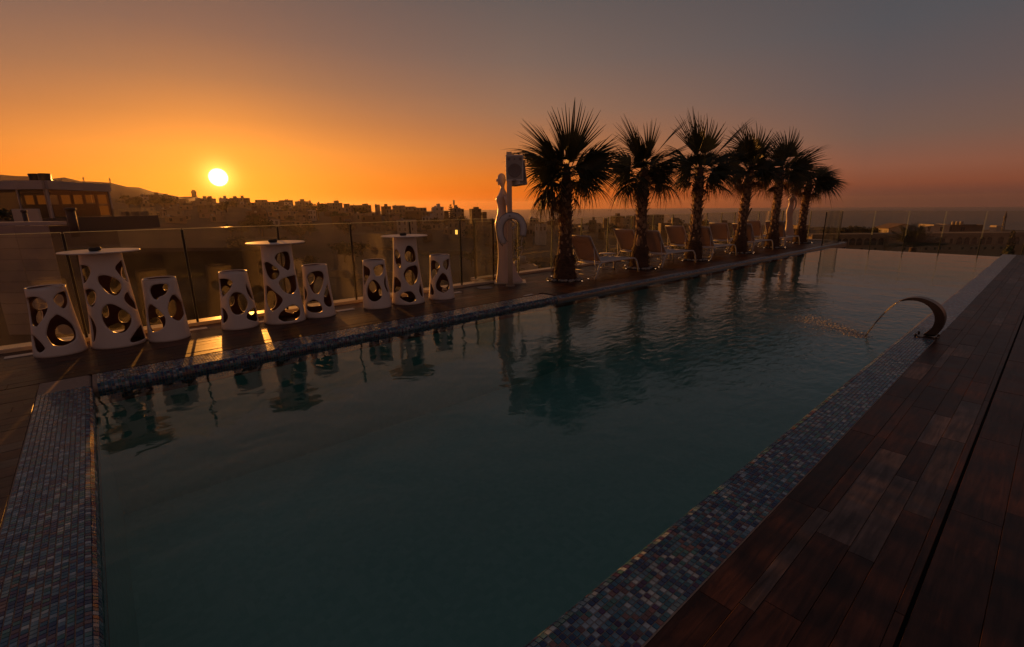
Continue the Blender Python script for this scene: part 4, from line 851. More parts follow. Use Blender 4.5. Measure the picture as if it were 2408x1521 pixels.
# ================================================================ SUN LOUNGERS
def lounger():
    t = thing('sun_lounger', 'x', 'sun lounger', (0, 0, 0), 0, 'sun loungers in two rows between the palms')
    # length along y (foot end +y), width along x
    sh = .335; w = .31
    def rail(s):
        mb = MB(); x = s*w
        mb.tube([(x+s*.035, -.10, .004), (x+s*.015, .02, .20), (x, .085, sh-.04), (x, .16, sh-.008), (x, .40, sh), (x, 1.30, sh), (x, 1.40, sh-.012), (x+s*.01, 1.455, sh-.06), (x+s*.02, 1.49, .2), (x+s*.03, 1.54, .004)], .017, 8); return mb
    for s in (-1, 1): rail(s).build('side_rail', M['paint'], t)
    mb = MB(); mb.tube([(-w, .1, sh-.03), (w, .1, sh-.03)], .014, 8); mb.tube([(-w, 1.37, sh-.01), (w, 1.37, sh-.01)], .015, 8); mb.build('cross_bar', M['paint'], t)
    # seat sling, slightly sagging
    mb = MB(); v = []; n = 8
    for j in range(7):
        for i in range(n+1):
            u = -1+2*i/n; v.append((u*(w-.012), .13+1.24*j/6, sh+.006-.022*(1-u*u)))
    mb.add(v, [(j*9+i, j*9+i+1, j*9+i+10, j*9+i+9) for j in range(6) for i in range(8)], 0, True); o = mb.build('seat_sling', M['sling_light'], t); sd_ = o.modifiers.new('cloth', 'SOLIDIFY'); sd_.thickness = .004
    # backrest
    b0, b1 = Vector((0, .13, sh+.01)), Vector((0, -.26, .905)); 
    for s in (-1, 1):
        mb = MB(); mb.tube([(s*(w-.012), b0.y+.01, b0.z-.02), (s*(w-.012), b0.y, b0.z), (s*(w-.012), b1.y+.02, b1.z-.03), (s*(w-.02), b1.y, b1.z)], .015, 8); mb.build('back_rail', M['paint'], t)
    mb = MB(); mb.tube([(-w+.02, b1.y, b1.z), (w-.02, b1.y, b1.z)], .013, 8); mb.build('top_bar', M['paint'], t)
    mb = MB(); v = []
    for j in range(9):
        for i in range(n+1):
            u = -1+2*i/n; q = b0.lerp(b1, .03+.96*j/8); v.append((u*(w-.024), q.y-.02*(1-u*u), q.z-.012*(1-u*u)))
    mb.add(v, [(j*9+i, j*9+i+1, j*9+i+10, j*9+i+9) for j in range(8) for i in range(8)], 0, True); o = mb.build('back_sling', M['sling'], t); sd_ = o.modifiers.new('cloth', 'SOLIDIFY'); sd_.thickness = .004
    q = b0.lerp(b1, .80); mb = MB(); mb.tube([((-1+2*i/8)*(w-.026), q.y-.026*(1-(-1+i/4)**2)-.004, q.z-.022*(1-(-1+i/4)**2)) for i in range(9)], .0035, 5); mb.build('seam', M['sling'], t)
    # prop that holds the backrest, and the wheeled bow under the head end
    mb = MB()
    for s in (-1, 1): mb.tube([(s*(w-.03), -.10, .66), (s*(w-.02), -.03, .20), (s*(w-.04), .0, .08), (s*(w-.10), .02, .055)], .009, 6)
    mb.tube([(-w+.10, .02, .055), (w-.10, .02, .055)], .009, 6); mb.build('back_prop', M['paint'], t)
    mb = MB(); mb.tube([(-w, -.01, .15), (w, -.01, .15)], .009, 6); mb.build('brace', M['paint'], t)
    return t
L0 = lounger()
FRONT = [(7.97, 'beige sling lounger nearest the steel pole, right of the nearest palm'), (10.55, 'beige sling lounger right of the second palm, on the pool side'), (13.05, 'beige sling lounger right of the third palm, on the pool side'), (15.75, 'beige sling lounger right of the fourth palm, on the pool side'), (18.35, 'beige sling lounger right of the fifth palm, on the pool side')]
BACK = [(10.65, 'beige sling lounger by the fence, mostly hidden by the second palm'), (13.15, 'beige sling lounger by the fence, half hidden by the third palm'), (15.85, 'beige sling lounger by the fence, partly behind the fourth palm'), (18.45, 'beige sling lounger by the fence, partly behind the fifth palm')]
for i, (x, y, lab) in enumerate([(-6.68, y, l) for y, l in FRONT]+[(-7.50, y, l) for y, l in BACK]):
    o = L0 if i == 0 else copy_tree(L0)
    o.location = (x, y, .0012); o.rotation_euler = (0, 0, R((1.2, -1, .5, -.8, 1, .6, -1.2, .8, -.5)[i])); o['label'] = lab
def side_table():
    t = thing('side_table', 'x', 'side table', (0, 0, 0), 0, 'round white side tables by the loungers')
    mb = MB(); mb.lathe([(.05, .358), (.205, .360), (.21, .365), (.205, .372), (.01, .373)], 36); mb.build('table_top', M['paint'], t)
    for k in range(3):
        a = 2*math.pi*k/3+.5; c, s = math.cos(a), math.sin(a); mb = MB(); mb.tube([(.12*c, .12*s, .36), (.14*c, .14*s, .2), (.17*c, .17*s, .003)], .010, 8); mb.build('leg', M['paint'], t)
    mb = MB(); mb.tube([(.166*math.cos(a*.2618), .166*math.sin(a*.2618), .02) for a in range(25)], .007, 6, cap=False); mb.build('base_ring', M['paint'], t); return t
T0 = side_table()
for i, (x, y, lab) in enumerate([(-7.28, 9.50, 'round white side table seen over the nearest lounger'), (-7.30, 12.1, 'round white side table seen over the second lounger'), (-7.30, 14.75, 'round white side table beyond the third lounger')]):
    o = T0 if i == 0 else copy_tree(T0); o.location = (x, y, .0012); o['label'] = lab

# ================================================================ WATER BLADE FOUNTAIN
FO = [(-1.149, .376), (-1.061, .44), (-.962, .462), (-.882, .452), (-.794, .413), (-.732, .358), (-.690, .278), (-.684, .207), (-.694, .124), (-.722, .06), (-.747, .012)]
FI = [(-1.148, .370), (-1.057, .413), (-.967, .421), (-.897, .405), (-.835, .363), (-.789, .298), (-.770, .228), (-.771, .161), (-.792, .105), (-.83, .049), (-.875, .012)]
t = thing('pool_fountain', 'curved steel water blade fountain arching over the pool edge', 'fountain', (-.81, 7.16, 0))
v = []; n = len(FO); f = []
wd = [.055, .07, .085, .095, .10, .10, .098, .092, .085, .08, .08]
for (a, b), (c, d), w in zip(FO, FI, wd):
    ox, oz, ix, iz = a+.81, b, c+.81, d
    v += [(ox, -w*.5, oz), (ox, w, oz), (ix, w, iz), (ix, -w*.5, iz)]
for i in range(n-1):
    for k in range(4): f.append((i*4+k, i*4+(k+1) % 4, (i+1)*4+(k+1) % 4, (i+1)*4+k))
f.append((3, 2, 1, 0)); f.append(tuple((n-1)*4+k for k in range(4)))
mb = MB(); mb.add(v, f, 0, False); o = mb.build('blade', M['bronze'], t); bm = bmesh.new(); bm.from_mesh(o.data); bmesh.ops.recalc_face_normals(bm, faces=bm.faces); bm.to_mesh(o.data); bm.free()
subsurf(o, 2); cr_ = o.data.attributes.new('crease_edge', 'FLOAT', 'EDGE')
for e in o.data.edges:
    a, b = e.vertices
    cr_.data[e.index].value = 1.0 if a % 4 == b % 4 else 0.0
mb = MB(); mb.bbox(-.085, .095, -.075, .105, .001, .013, .004); mb.build('base_plate', M['bronze'], t)
for x, y in ((-.10, -.05), (-.095, .115), (.085, .10), (.085, -.06)):
    mb = MB(); mb.lathe([(.011, .001), (.011, .013), (.013, .016), (.013, .026), (.008, .034), (.002, .036)], 10, 0, True, Matrix.Translation((x, y, 0))); mb.build('bolt', M['bronze'], t)
def jet_mat():
    m, n, L = nodes_of('falling_water'); out = n('ShaderNodeOutputMaterial'); fr = n('ShaderNodeFresnel'); fr.inputs['IOR'].default_value = 1.6
    g = n('ShaderNodeNewGeometry'); nz = n('ShaderNodeTexNoise'); L(g.outputs['Position'], nz.inputs[0]); nz.inputs['Scale'].default_value = 55; nz.inputs['Detail'].default_value = 2
    bp = n('ShaderNodeBump'); bp.inputs['Strength'].default_value = 1; bp.inputs['Distance'].default_value = .03; L(nz.outputs['Fac'], bp.inputs['Height']); L(bp.outputs[0], fr.inputs['Normal'])
    tr = n('ShaderNodeBsdfRefraction'); tr.inputs['IOR'].default_value = 1.2; tr.inputs['Roughness'].default_value = .05; gl = n('ShaderNodeBsdfGlossy'); gl.inputs['Roughness'].default_value = .12; L(bp.outputs[0], gl.inputs['Normal']); L(bp.outputs[0], tr.inputs['Normal'])
    mx = n('ShaderNodeMixShader'); L(fr.outputs[0], mx.inputs[0]); L(tr.outputs[0], mx.inputs[1]); L(gl.outputs[0], mx.inputs[2])
    tl = n('ShaderNodeBsdfTranslucent'); tl.inputs[0].default_value = (.8, .8, .8, 1); m2 = n('ShaderNodeMixShader'); m2.inputs[0].default_value = .6; L(mx.outputs[0], m2.inputs[1]); L(tl.outputs[0], m2.inputs[2]); L(m2.outputs[0], out.inputs[0]); return m
M['jet'] = jet_mat()
mb = MB(); j0, j1 = Vector((-1.140, 7.12, .372)), Vector((FX, FY+.12, WZ)); rnd = random.Random(9)
for k, off in enumerate((-.03, -.012, .006, .024, .04)):
    pts = []; rr = []
    for i in range(22):
        s = i/21; q = j0.lerp(j1, s); q.z = j0.z+(j1.z-j0.z)*(.55*s+.45*s*s); q.y += off*(1-s*.8)+.004*math.sin(i*1.9+k); q.x += .003*math.sin(i*2.3+k*2); pts.append(q); rr.append((.0065-.001*s)*rnd.uniform(.6, 1.35))
    mb.tube(pts, rr, 7)
tag(mb.build('water_jet', M['jet']), 'thin sunlit jet of water falling from the steel blade', 'water jet')
M['foam'] = pm('foam', (.50, .49, .48), 1.0, var=.2, scale=80, spec=0.0)
mb = MB(); rnd = random.Random(4)
for i in range(800):
    s = rnd.random()**1.3; a = Vector((FX, FY+.1)).lerp(Vector((FX-.95, FY+.75)), s); p = a+Vector((rnd.gauss(0, .05+.05*s), rnd.gauss(0, .05+.16*s))); r = rnd.uniform(.003, .010)*(1-.3*s)
    if rnd.random() < .5+.6*s: mb.ico((p.x, p.y, WZ), (r*2.8, r*1.9, r*.25), 0, .3, 1, rnd)
    else: mb.ico((p.x, p.y, WZ+rnd.uniform(0, .02)*(1-s)), (r*.5, r*.5, r*.5), 0, .2, 1, rnd)
tag(mb.build('foam', M['foam']), 'white foam and bubbles where the jet meets the pool', 'foam', None, 'stuff')
HS=[
(-442.1,169.0,5.4,-0.9,12.6,49),
(-333.6,135.0,1.3,-7.6,9.9,49),
(-434.0,178.0,4.6,0.9,4.4,49),
(-286.4,125.0,-2.2,-7.2,9.4,49),
(-414.5,184.1,3.2,-1.1,19.1,49),
(-417.8,188.7,4.4,2.7,4.3,49),
(-300.6,140.3,-1.9,-7.4,6.0,49),
(-405.1,195.0,3.5,-0.6,4.5,49),
(-339.0,175.3,-0.4,-6.9,13.9,49),
(-409.3,205.3,2.0,-1.4,9.3,49),
(-402.7,213.1,2.6,-1.5,9.7,49),
(-310.4,176.1,-1.7,-8.3,12.6,49),
(-368.2,205.2,1.6,-2.5,7.1,49),
(-352.5,207.2,0.6,-3.1,11.7,49),
(-294.2,178.9,-2.0,-7.6,8.6,49),
(-289.5,185.7,1.3,-6.2,7.1,49),
(-309.9,193.2,0.3,-2.2,3.0,49),
(-294.1,194.9,-1.7,-6.2,3.1,49),
(-274.0,187.3,0.3,-6.8,5.9,49),
(-283.2,200.0,-0.3,-6.2,4.1,49),
(-272.0,205.1,-0.3,-6.2,7.6,49),
(-274.0,206.4,0.9,-0.4,4.1,49),
(-271.9,212.1,-2.6,-6.6,3.6,49),
(-212.6,114.7,-4.6,-11.1,7.5,49),
(-241.7,96.7,-5.3,-9.6,8.5,49),
(-224.9,107.4,-7.2,-11.6,5.4,49),
(-187.4,127.6,-5.5,-12.1,6.8,49),
(-190.5,139.0,-7.3,-12.8,6.7,49),
(-176.2,91.9,-9.1,-11.7,4.4,49),
(-176.7,106.9,-9.5,-13.1,4.3,49),
(-603.2,128.1,12.6,5.5,20.4,49),
(-610.8,118.8,11.2,6.4,4.4,49),
(-860.1,118.2,18.8,12.7,19.4,49),
(-539.4,136.6,7.7,3.5,8.9,49),
(-494.3,141.7,8.5,3.2,12.6,49),
(-473.5,149.3,7.2,3.0,10.2,49),
(-466.6,156.7,5.9,2.3,6.8,49),
(-306.3,103.0,0.1,-9.2,3.6,49),
(-337.6,98.3,-0.6,-5.7,7.4,49),
(-281.8,82.0,-5.5,-9.2,13.0,49),
(-320.6,101.9,-1.0,-6.0,7.4,49),
(-417.6,149.7,4.5,-1.5,6.8,49),
(-308.4,67.0,-5.7,-9.8,9.1,49),
(-390.8,67.8,-2.7,-7.2,8.1,49),
(-442.4,56.3,-1.3,-6.1,7.8,49),
(-192.9,184.1,-5.2,-10.4,4.6,49),
(-145.2,144.4,-5.9,-10.5,4.1,49),
(-141.2,132.8,-7.2,-10.6,3.3,49),
(-197.5,240.6,-7.9,-12.6,4.5,49),
(-211.1,272.2,-7.7,-12.8,3.1,49),
(-235.8,322.4,-7.4,-13.0,9.8,49),
(-214.3,299.6,-8.4,-13.8,8.3,49),
(-155.6,178.4,-8.9,-11.8,5.9,49),
(-154.3,195.3,-9.8,-13.2,3.1,49),
(-160.2,220.0,-9.5,-13.4,5.9,49),
(-224.9,334.9,-7.3,-13.1,14.6,49),
(-98.3,167.0,-5.4,-12.8,8.5,49),
(-130.0,317.6,-9.1,-13.9,7.5,49),
(-215.4,346.1,-6.6,-12.2,12.7,49),
(-55.0,51.1,-7.5,-9.9,4.2,49),
(-55.3,51.1,-6.7,-7.6,1.1,49),
]
# ================================================================ TOWN, BUILDINGS, TREES
def dirs(az): return Vector((-math.sin(R(az)), math.cos(R(az)), 0))
def leaf_mat(name, col, var=.4): return pm(name, col, .7, var=var, scale=.8, island=.45, obj=.3, trans=.15)
M['tree'] = leaf_mat('tree_leaves', (.045, .052, .022)); M['dark_tree'] = leaf_mat('dark_tree_leaves', (.032, .040, .020)); M['bark'] = pm('bark', (.09, .06, .04), .9, var=.3)
M['matte'] = pm('bituminous_roof', (.05, .038, .03), 1.0, spec=0.0); tree_cache = {}
def crown_mesh(kind, seed):
    rnd = random.Random(seed); mb = MB(); n = 520
    cl = [Vector((rnd.gauss(0, .38), rnd.gauss(0, .38), rnd.uniform(-.25, .55))) for _ in range(9)]
    for i in range(n):
        if kind == 'round':
            c = rnd.choice(cl); p = c+Vector((rnd.gauss(0, .2), rnd.gauss(0, .2), rnd.gauss(0, .17))); s = rnd.uniform(.05, .10)
        elif kind == 'tall':
            z = rnd.uniform(-1, 1); r = .42*(1-z)/2+.06; a = rnd.uniform(0, 6.283); q = rnd.random()**.5; p = Vector((r*q*math.cos(a), r*q*math.sin(a), z)); s = rnd.uniform(.04, .08)
        else:                                                     # tiered conifer
            k = rnd.randrange(9); z = -.8+k*.2; r = .5*(1-k/9.3); a = rnd.randrange(7)*.898+k*.5+rnd.gauss(0, .06); q = rnd.random(); p = Vector((r*q*math.cos(a), r*q*math.sin(a), z+q*.09+rnd.gauss(0, .012))); s = rnd.uniform(.03, .05)
        u = Vector((rnd.gauss(0, 1), rnd.gauss(0, 1), rnd.gauss(0, .7))).normalized(); w = u.orthogonal().normalized()*s; h = u.cross(w).normalized()*s*.8
        mb.add([p-w-h, p+w-h*.6, p+w*.7+h, p-w*.8+h*.7], [(0, 1, 2, 3)])
    return mb
def tree(label, x, y, zb, h, w, kind='round', mat='tree', cat='tree', group=None, trunk=True):
    t = thing('conifer_tree' if kind != 'round' else 'bushy_tree', label, cat, (x, y, zb), random.uniform(0, 6), group); key = (kind, mat, random.randrange(3))
    if key not in tree_cache: tree_cache[key] = crown_mesh(kind, hash(kind) % 97+key[2]).mesh('crown', M[mat])
    o = link('crown', tree_cache[key], t, (0, 0, h*.56)); o.scale = (w, w, h*.46)
    if trunk:
        key = ('trunk', kind)
        if key not in tree_cache:
            mb = MB(); mb.tube([(0, 0, -.25), (.01, 0, .2), (-.01, .01, .5), (0, 0, .8)], [.05, .04, .03, .012], 7)
            if kind == 'round':
                for a in (0, 2.1, 4.2): mb.tube([(0, 0, .3), (.1*math.cos(a), .1*math.sin(a), .45), (.2*math.cos(a), .2*math.sin(a), .62)], [.028, .018, .006], 5)
            tree_cache[key] = mb.mesh('trunk', M['bark'])
        o = link('trunk', tree_cache[key], t); o.scale = (h, h, h)
    return t
# --- houses
HW = [pm('house_wall_%s' % k, c, .85, var=.16, scale=.5, obj=.12) for k, c in (('cream', (.34, .26, .18)), ('white', (.52, .46, .40)), ('sand', (.27, .19, .125)), ('rose', (.30, .20, .15)), ('brown', (.14, .095, .066)))]
M['tank'] = pm('roof_tank', (.38, .36, .34), .6); M['rail'] = pm('metal_rail', (.12, .10, .09), .5); M['solar'] = pm('solar_panel', (.03, .035, .05), .15); M['lit'] = emit('lit_window', (1, .52, .09), 2.2)
def window_mesh(arch=False):
    mb = MB()
    if not arch:
        mb.box(-.5, .5, -.02, .0, -.5, .5, 0)
        for a, b, c, d in ((-.58, -.5, -.58, .58), (.5, .58, -.58, .58), (-.5, .5, .5, .58), (-.5, .5, -.58, -.5), (-.03, .03, -.5, .5)): mb.box(a, b, -.10 if abs(a+b) > .2 or abs(c+d) > .2 else -.05, .0, c, d, 1)
    else:
        n = 10; top = [(.5*math.cos(math.pi*i/n), .12+.42*math.sin(math.pi*i/n)) for i in range(n+1)]; pl = [(-.5, -.5), (.5, -.5)]+top
        pl2 = [(x*1.16, z*1.1 if z > .1 else z) for x, z in pl]; k = len(pl)
        mb.add([(x, -.02, z) for x, z in pl], [tuple(range(k))], 0)
        v = [(x, -.14, z) for x, z in pl]+[(x, -.14, z) for x, z in pl2]+[(x, 0, z) for x, z in pl2]+[(x, -.02, z) for x, z in pl]
        f = []
        for i in range(k):
            j = (i+1) % k
            f += [(i, j, k+j, k+i), (k+i, k+j, 2*k+j, 2*k+i), (3*k+i, 3*k+j, j, i)]
        mb.add(v, f, 1)
        mb.box(-.5, .5, -.06, -.02, -.05, .0, 2); mb.box(-.5, .5, -.06, -.02, .10, .14, 2)
        for x in (-.25, 0, .25): mb.box(x-.02, x+.02, -.05, -.02, -.5, .1, 2)
    return mb
WINS = {}
def win(parent, x, y, z, w, h, rz=0.0, wall=0, arch=False, lit=False, shut=False):
    key = (wall, arch, lit, shut)
    if key not in WINS: WINS[key] = window_mesh(arch).mesh('window', [M['lit'] if lit else (M['shutter'] if shut else M['window']), HW[wall], M['rail']])
    o = link('window', WINS[key], parent, (x, y, z), rz); o.scale = (w, 1, h); return o
def house(label, x, y, zt, zb, w, yaw, wall=0, feats='', storeys=None, group=None, dep=None, cat='house', lit=None, wins=True):
    """walls from zb-6 to zt, front (-y) turned to yaw; feats: p parapet, h roof hut, t tank, b balcony, s solar, a antenna"""
    rnd = random.Random(int(abs(x*31+y*17))); h = zt-zb; d = dep or w*rnd.uniform(.7, 1.0); t = thing('town_house', label, cat, (x, y, zb), yaw, group)
    st = storeys or max(1, round(h/3.1)); fh = h/st
    mb = MB(); mb.box(-w/2, w/2, 0, d, -6, h-.55); mb.build('wall', HW[wall], t)
    mb = MB(); e = .12
    mb.box(-w/2-e, w/2+e, -e, d+e, h-.55, h-.42); q = .25
    for a in ((-w/2, w/2, 0, q), (-w/2, w/2, d-q, d), (-w/2, -w/2+q, q, d-q), (w/2-q, w/2, q, d-q)): mb.box(*a, h-.42, h)
    rf = mb.build('roof', HW[wall], t)
    if 'h' in feats:
        mb = MB(); hx = rnd.uniform(-.25, .15)*w; mb.box(hx, hx+w*.32, d*.3, d*.65, h-.42, h+1.9); mb.box(hx-.15, hx+w*.32+.15, d*.3-.15, d*.65+.15, h+1.9, h+2.05); mb.build('stair_hut', HW[wall], rf)
    if 't' in feats:
        mb = MB(); mb.lathe([(.55, h-.42), (.58, h+.6), (.5, h+.75), (.1, h+.85)], 12, 0, True, Matrix.Translation((-w*.32, d*.4, 0))); mb.build('water_tank', M['tank'], rf)
    if 's' in feats:
        for k in (0, 1):
            mb = MB(); mb.box(-1, 1, -.03, .03, -.7, .7, 0, Matrix.Translation((w*(.05+.22*k), d*.45, h+.5)) @ Matrix.Rotation(R(-50), 4, 'X')); mb.build('solar_panel', M['solar'], rf)
    if 'a' in feats:
        mb = MB(); mb.tube([(w*.3, d*.5, h-.42), (w*.3, d*.5, h+2.6)], .05, 5); mb.tube([(w*.3-.6, d*.5, h+2.2), (w*.3+.6, d*.5, h+2.3)], .035, 4); mb.build('antenna', M['rail'], rf)
    if wins:
        nx = max(2, min(6, int(w/2.6)))
        for s in range(st):
            zc = fh*(s+.52)
            for i in range(nx):
                if rnd.random() < .1: continue
                xx = -w/2+w*(i+.5)/nx; ww, hh = (1.0, min(1.5, fh*.5)) if rnd.random() < .75 else (1.3, min(2.1, fh*.66))
                win(t, xx, 0, zc, ww, hh, 0, wall, False, lit == (s, i), rnd.random() < .3)
            for i in range(max(1, int(d/3.4))):
                win(t, w/2, d*(i+.5)/max(1, int(d/3.4)), zc, .9, min(1.4, fh*.5), math.pi/2, wall, False, False, rnd.random() < .3)
                if yaw > R(55): win(t, -w/2, d*(i+.5)/max(1, int(d/3.4)), zc, .9, min(1.4, fh*.5), -math.pi/2, wall)
    if 'b' in feats:
        for s in range(1, st):
            mb = MB(); mb.box(-w*.4, w*.1, -1.1, -.0, fh*s-.12, fh*s); b = mb.build('balcony', HW[wall], t)
            mb = MB(); mb.box(-w*.4, w*.1, -1.1, -1.04, fh*s+.85, fh*s+.92)
            for k in range(9): mb.box(-w*.4+k*w*.5/8-.02, -w*.4+k*w*.5/8+.02, -1.09, -1.05, fh*s, fh*s+.85)
            mb.build('balcony_rail', M['rail'], b)
    return t
HL = [
 ('long low house on the ridge above the middle bar table', 2, 'ha'), ('rose three-storey house with rows of small windows below the ridge', 3, 'h'), ('square roof block on the ridge behind the rose house', 4, ''), ('pale two-storey house right of the rose house', 0, 't'),
 ('long dim house along the ridge left of the farthest table', 4, 'at'), ('little roof tower standing on the long ridge house', 4, ''), ('narrow rose house between the pale house and a dark tree', 3, 'b'), ('small box house sticking up alone on the ridge', 2, 't'),
 ('broad three-storey sand house behind a big dark tree', 2, 'bh'), ('dim house on the ridge left of the roofs with huts', 4, 'h'), ('ridge house with a stair hut above the farthest bar table', 0, 'ht'), ('brown house with stacked balconies right of the broad sand house', 4, 'bb'),
 ('ridge house with a pale upper wall above the balconied brown house', 0, 'a'), ('long ridge house left of the tall pale block', 3, 'ht'), ('sand house below the ridge left of the tall pale block', 2, 'b'), ('tall pale block with penthouse on the skyline', 1, 'ht'), ('slim house filling the gap left of the tall pale block', 4, 't'), ('lower dim house right of the tall pale block', 4, ''),
 ('cream house under the phone mast on the skyline', 0, 'hs'), ('house beside the tall conifer on the skyline', 2, 't'), ('last stepped block on the skyline, left of the statue', 4, ''), ('penthouse on the last skyline block', 4, 'a'), ('low wing at the seaward end of the skyline', 4, ''),
 ('small white house cut by the glass rail above the farthest table', 1, 't'), ('dark house with two solar panels cut by the glass rail', 4, 's'), ('dim house seen through glass left of the farthest table', 2, 'h'), ('cream house seen through the glass between table and statue', 0, 'b'), ('sand apartment house seen through glass left of the statue', 2, 'b'),
 ('low farm house seen through glass under the farthest tabletop', 2, ''), ('low shed on the field right of the last stool', 4, ''),
 ('wide flat block on the skyline just right of the sun', 4, ''), ('low annex left of the wide flat block under the sun', 4, ''), ('hilltop complex left of the sun', 4, 'a'), ('ridge house right of the sun with a thin antenna', 4, 'a'), ('ridge house with solar panel right of the sun', 4, 'sh'), ('ridge house with water tanks farther right of the sun', 2, 'th'), ('small ridge house with a roof hut above the white house', 0, 'h'),
 ('tall white house with dark windows on the slope right of the sun', 1, 'b'), ('pale house left of the tall white house on the slope', 0, ''), ('low pale house just above the glass rail under the tall white house', 0, 'b'), ('cream house behind the tall white house', 2, 'b'), ('dim ridge house right of the tall white house', 4, 'a'), ('long low house above the rail under the sun rays', 2, ''), ('hazy house halfway up the slope under the sun', 3, ''), ('hazy house on the slope left of the sun rays', 3, 't'),
 ('cream house with open top storey right of the lifebuoy', 0, 't'), ('white house with dark openings right of the lifebuoy', 1, 'h'), ('low dim house seen through the lifebuoy', 2, ''), ('house with roof hut seen right of the nearest palm trunk', 4, 'h'), ('dark house left edge of the coastal row beyond the loungers', 4, ''), ('long coastal block beyond the second palm', 4, 'ht'), ('sunlit coastal block right of the long one', 0, 'h'), ('low house behind the nearest lounger', 2, 'b'), ('small house behind the side table', 4, ''), ('apartment house behind the second palm', 2, 'b'), ('coastal houses row beyond the second lounger', 4, 't'),
 ('dim apartment block beyond the third palm', 2, 'bh'), ('sand coloured coast house between the fourth and fifth palms', 0, ''), ('coastal house right of the second palm', 2, 'h'), ('white flat-roofed house below the fence by the nearest palm', 1, 't'), ('white roof room standing on the flat-roofed house below the fence', 1, 't')]
for i, (hh, (lab, wl, ft)) in enumerate(zip(HS, HL)):
    x, y, zt, zb, w, yw = hh; rnd = random.Random(i*7+1); yy = R(yw+rnd.choice((-28, -18, -8, 10, 22, 30)))
    far = math.hypot(x, y) > 520
    w *= .92; zt -= .55 if far else .45
    if i % 3 == 1: ft = ft.replace('h', '')
    house(lab, x, y, zt, zb, w, yy, wl, ft, None, None, w*.6 if w > 11 else None, 'house', (0, 1) if i == 26 else None)
# more houses lower on the hazy slope and in the valley, small in view
MARK = [(90, 'the leftmost stool'), (250, 'the biggest bar table'), (400, 'the stool beside the biggest table'), (520, 'the low sun'), (640, 'the middle bar table'), (745, 'the stool touching the middle table'), (885, 'the stool left of the farthest table'), (955, 'the farthest bar table'), (1036, 'the last stool'), (1100, 'the bare glass before the statue'), (1175, 'the statue'), (1215, 'the lifebuoy'), (1325, 'the nearest palm'), (1420, 'the nearest lounger'), (1500, 'the second palm'), (1575, 'the second lounger'), (1632, 'the third palm'), (1690, 'the third lounger'), (1740, 'the fourth palm'), (1812, 'the fifth palm'), (1885, 'the last palm'), (1960, 'the deck corner'), (2080, 'the gabled hall'), (2145, 'the cycad'), (2230, 'the sunlit upper storey'), (2330, 'the roof cube'), (2400, 'the right end of the arcade')]
def beyond(p):
    s = screen(p)
    if not s: return 'the frame'
    return min(MARK, key=lambda m_: abs(m_[0]-s[0]*2407))[1]
USED = {}
def own(lab):
    USED[lab] = USED.get(lab, 0)+1; return lab
rnd = random.Random(23); k = 0; placed = [(h[0], h[1]) for h in HS]
for az0, az1, r0, r1, n, lab, g in ((72, 86, 250, 520, 60, 'small flat-roofed house on the hazy slope beneath the sun', 'houses on the slope beneath the sun'), (52, 70, 240, 430, 26, 'small flat-roofed house among the town below the ridge', 'town houses below the ridge'), (16, 44, 200, 430, 22, 'small flat-roofed house of the coastal town behind the palms', 'coastal houses behind the palms')):
    c = 0; tries = 0
    while c < n and tries < 900:
        tries += 1; az = rnd.uniform(az0, az1); r = rnd.uniform(r0, r1); p = dirs(az)*r
        if min((p.x-a)**2+(p.y-b)**2 for a, b in placed) < 13**2: continue
        placed.append((p.x, p.y)); zg = ground_z(az, r); c += 1
        hh_ = rnd.choice((3.3, 3.4, 6.0)) if az > 56 else 3.3; wl_ = rnd.choice((0, 0, 2, 2, 3, 4, 1)); ft_ = rnd.choice(('', 't', 'h', 'a', 'ht'))
        lb_ = '%s %s house%s in %s town beyond %s' % (('cream', 'white', 'sand', 'rose', 'brown')[wl_], 'one-storey' if hh_ < 4 else 'taller', {'': '', 't': ' with roof tank', 'h': ' with roof hut', 'a': ' with antenna', 'ht': ' with hut and tank'}[ft_], 'near' if r < 290 else ('middle' if r < 370 else 'far'), beyond((p.x, p.y, zg+3)).replace('the stool ', 'stool '))
        if len(lb_.split()) > 16: lb_ = lb_.replace(' with hut and tank', '').replace(' with roof hut', '').replace(' with roof tank', '').replace(' with antenna', '')
        if lb_ in USED: continue
        house(own(lb_), p.x, p.y, zg+hh_*(.85 if az > 71 else 1), zg, rnd.uniform(5, 8.5) if az > 71 else rnd.uniform(7, 12), R(az+rnd.uniform(-35, 35)), wl_, ft_, None, g)
# hill masts, phone mast, hilltop tower
def mast(label, x, y, z0, z1, r, cat='radio mast'):
    t = thing('lattice_mast', label, cat, (x, y, z0)); h = z1-z0; mb = MB(); c = [(r*math.cos(a), r*math.sin(a)) for a in (.3, 2.4, 4.5)]; n = max(5, int(h/(r*2.2)))
    for a in c: mb.tube([(a[0], a[1], 0), (a[0]*.35, a[1]*.35, h)], r*.16, 4)
    for i in range(n):
        s0, s1 = i/n, (i+1)/n; k0, k1 = 1-.65*s0, 1-.65*s1
        for a, b in zip(c, c[1:]+c[:1]): mb.tube([(a[0]*k0, a[1]*k0, h*s0), (b[0]*k1, b[1]*k1, h*s1)], r*.10, 3)
    mb.build('lattice', M['rail'], t)
    mb = MB(); mb.tube([(0, 0, h*.98), (0, 0, h*1.1)], r*.22, 5); mb.lathe([(r*.7, h*.8), (r*.7, h*.9)], 8); mb.build('aerials', M['rail'], t)
mast('left lattice radio mast on the hill behind the glass pavilion', -829, 3, 30, 40.6, 1.3); mast('right lattice radio mast on the hill behind the glass pavilion', -807, 28, 28, 39, 1.3)
mast('tall red lattice mast beyond the arcaded building', -14.0, 248, -12, -3.0, .6, 'lattice mast')
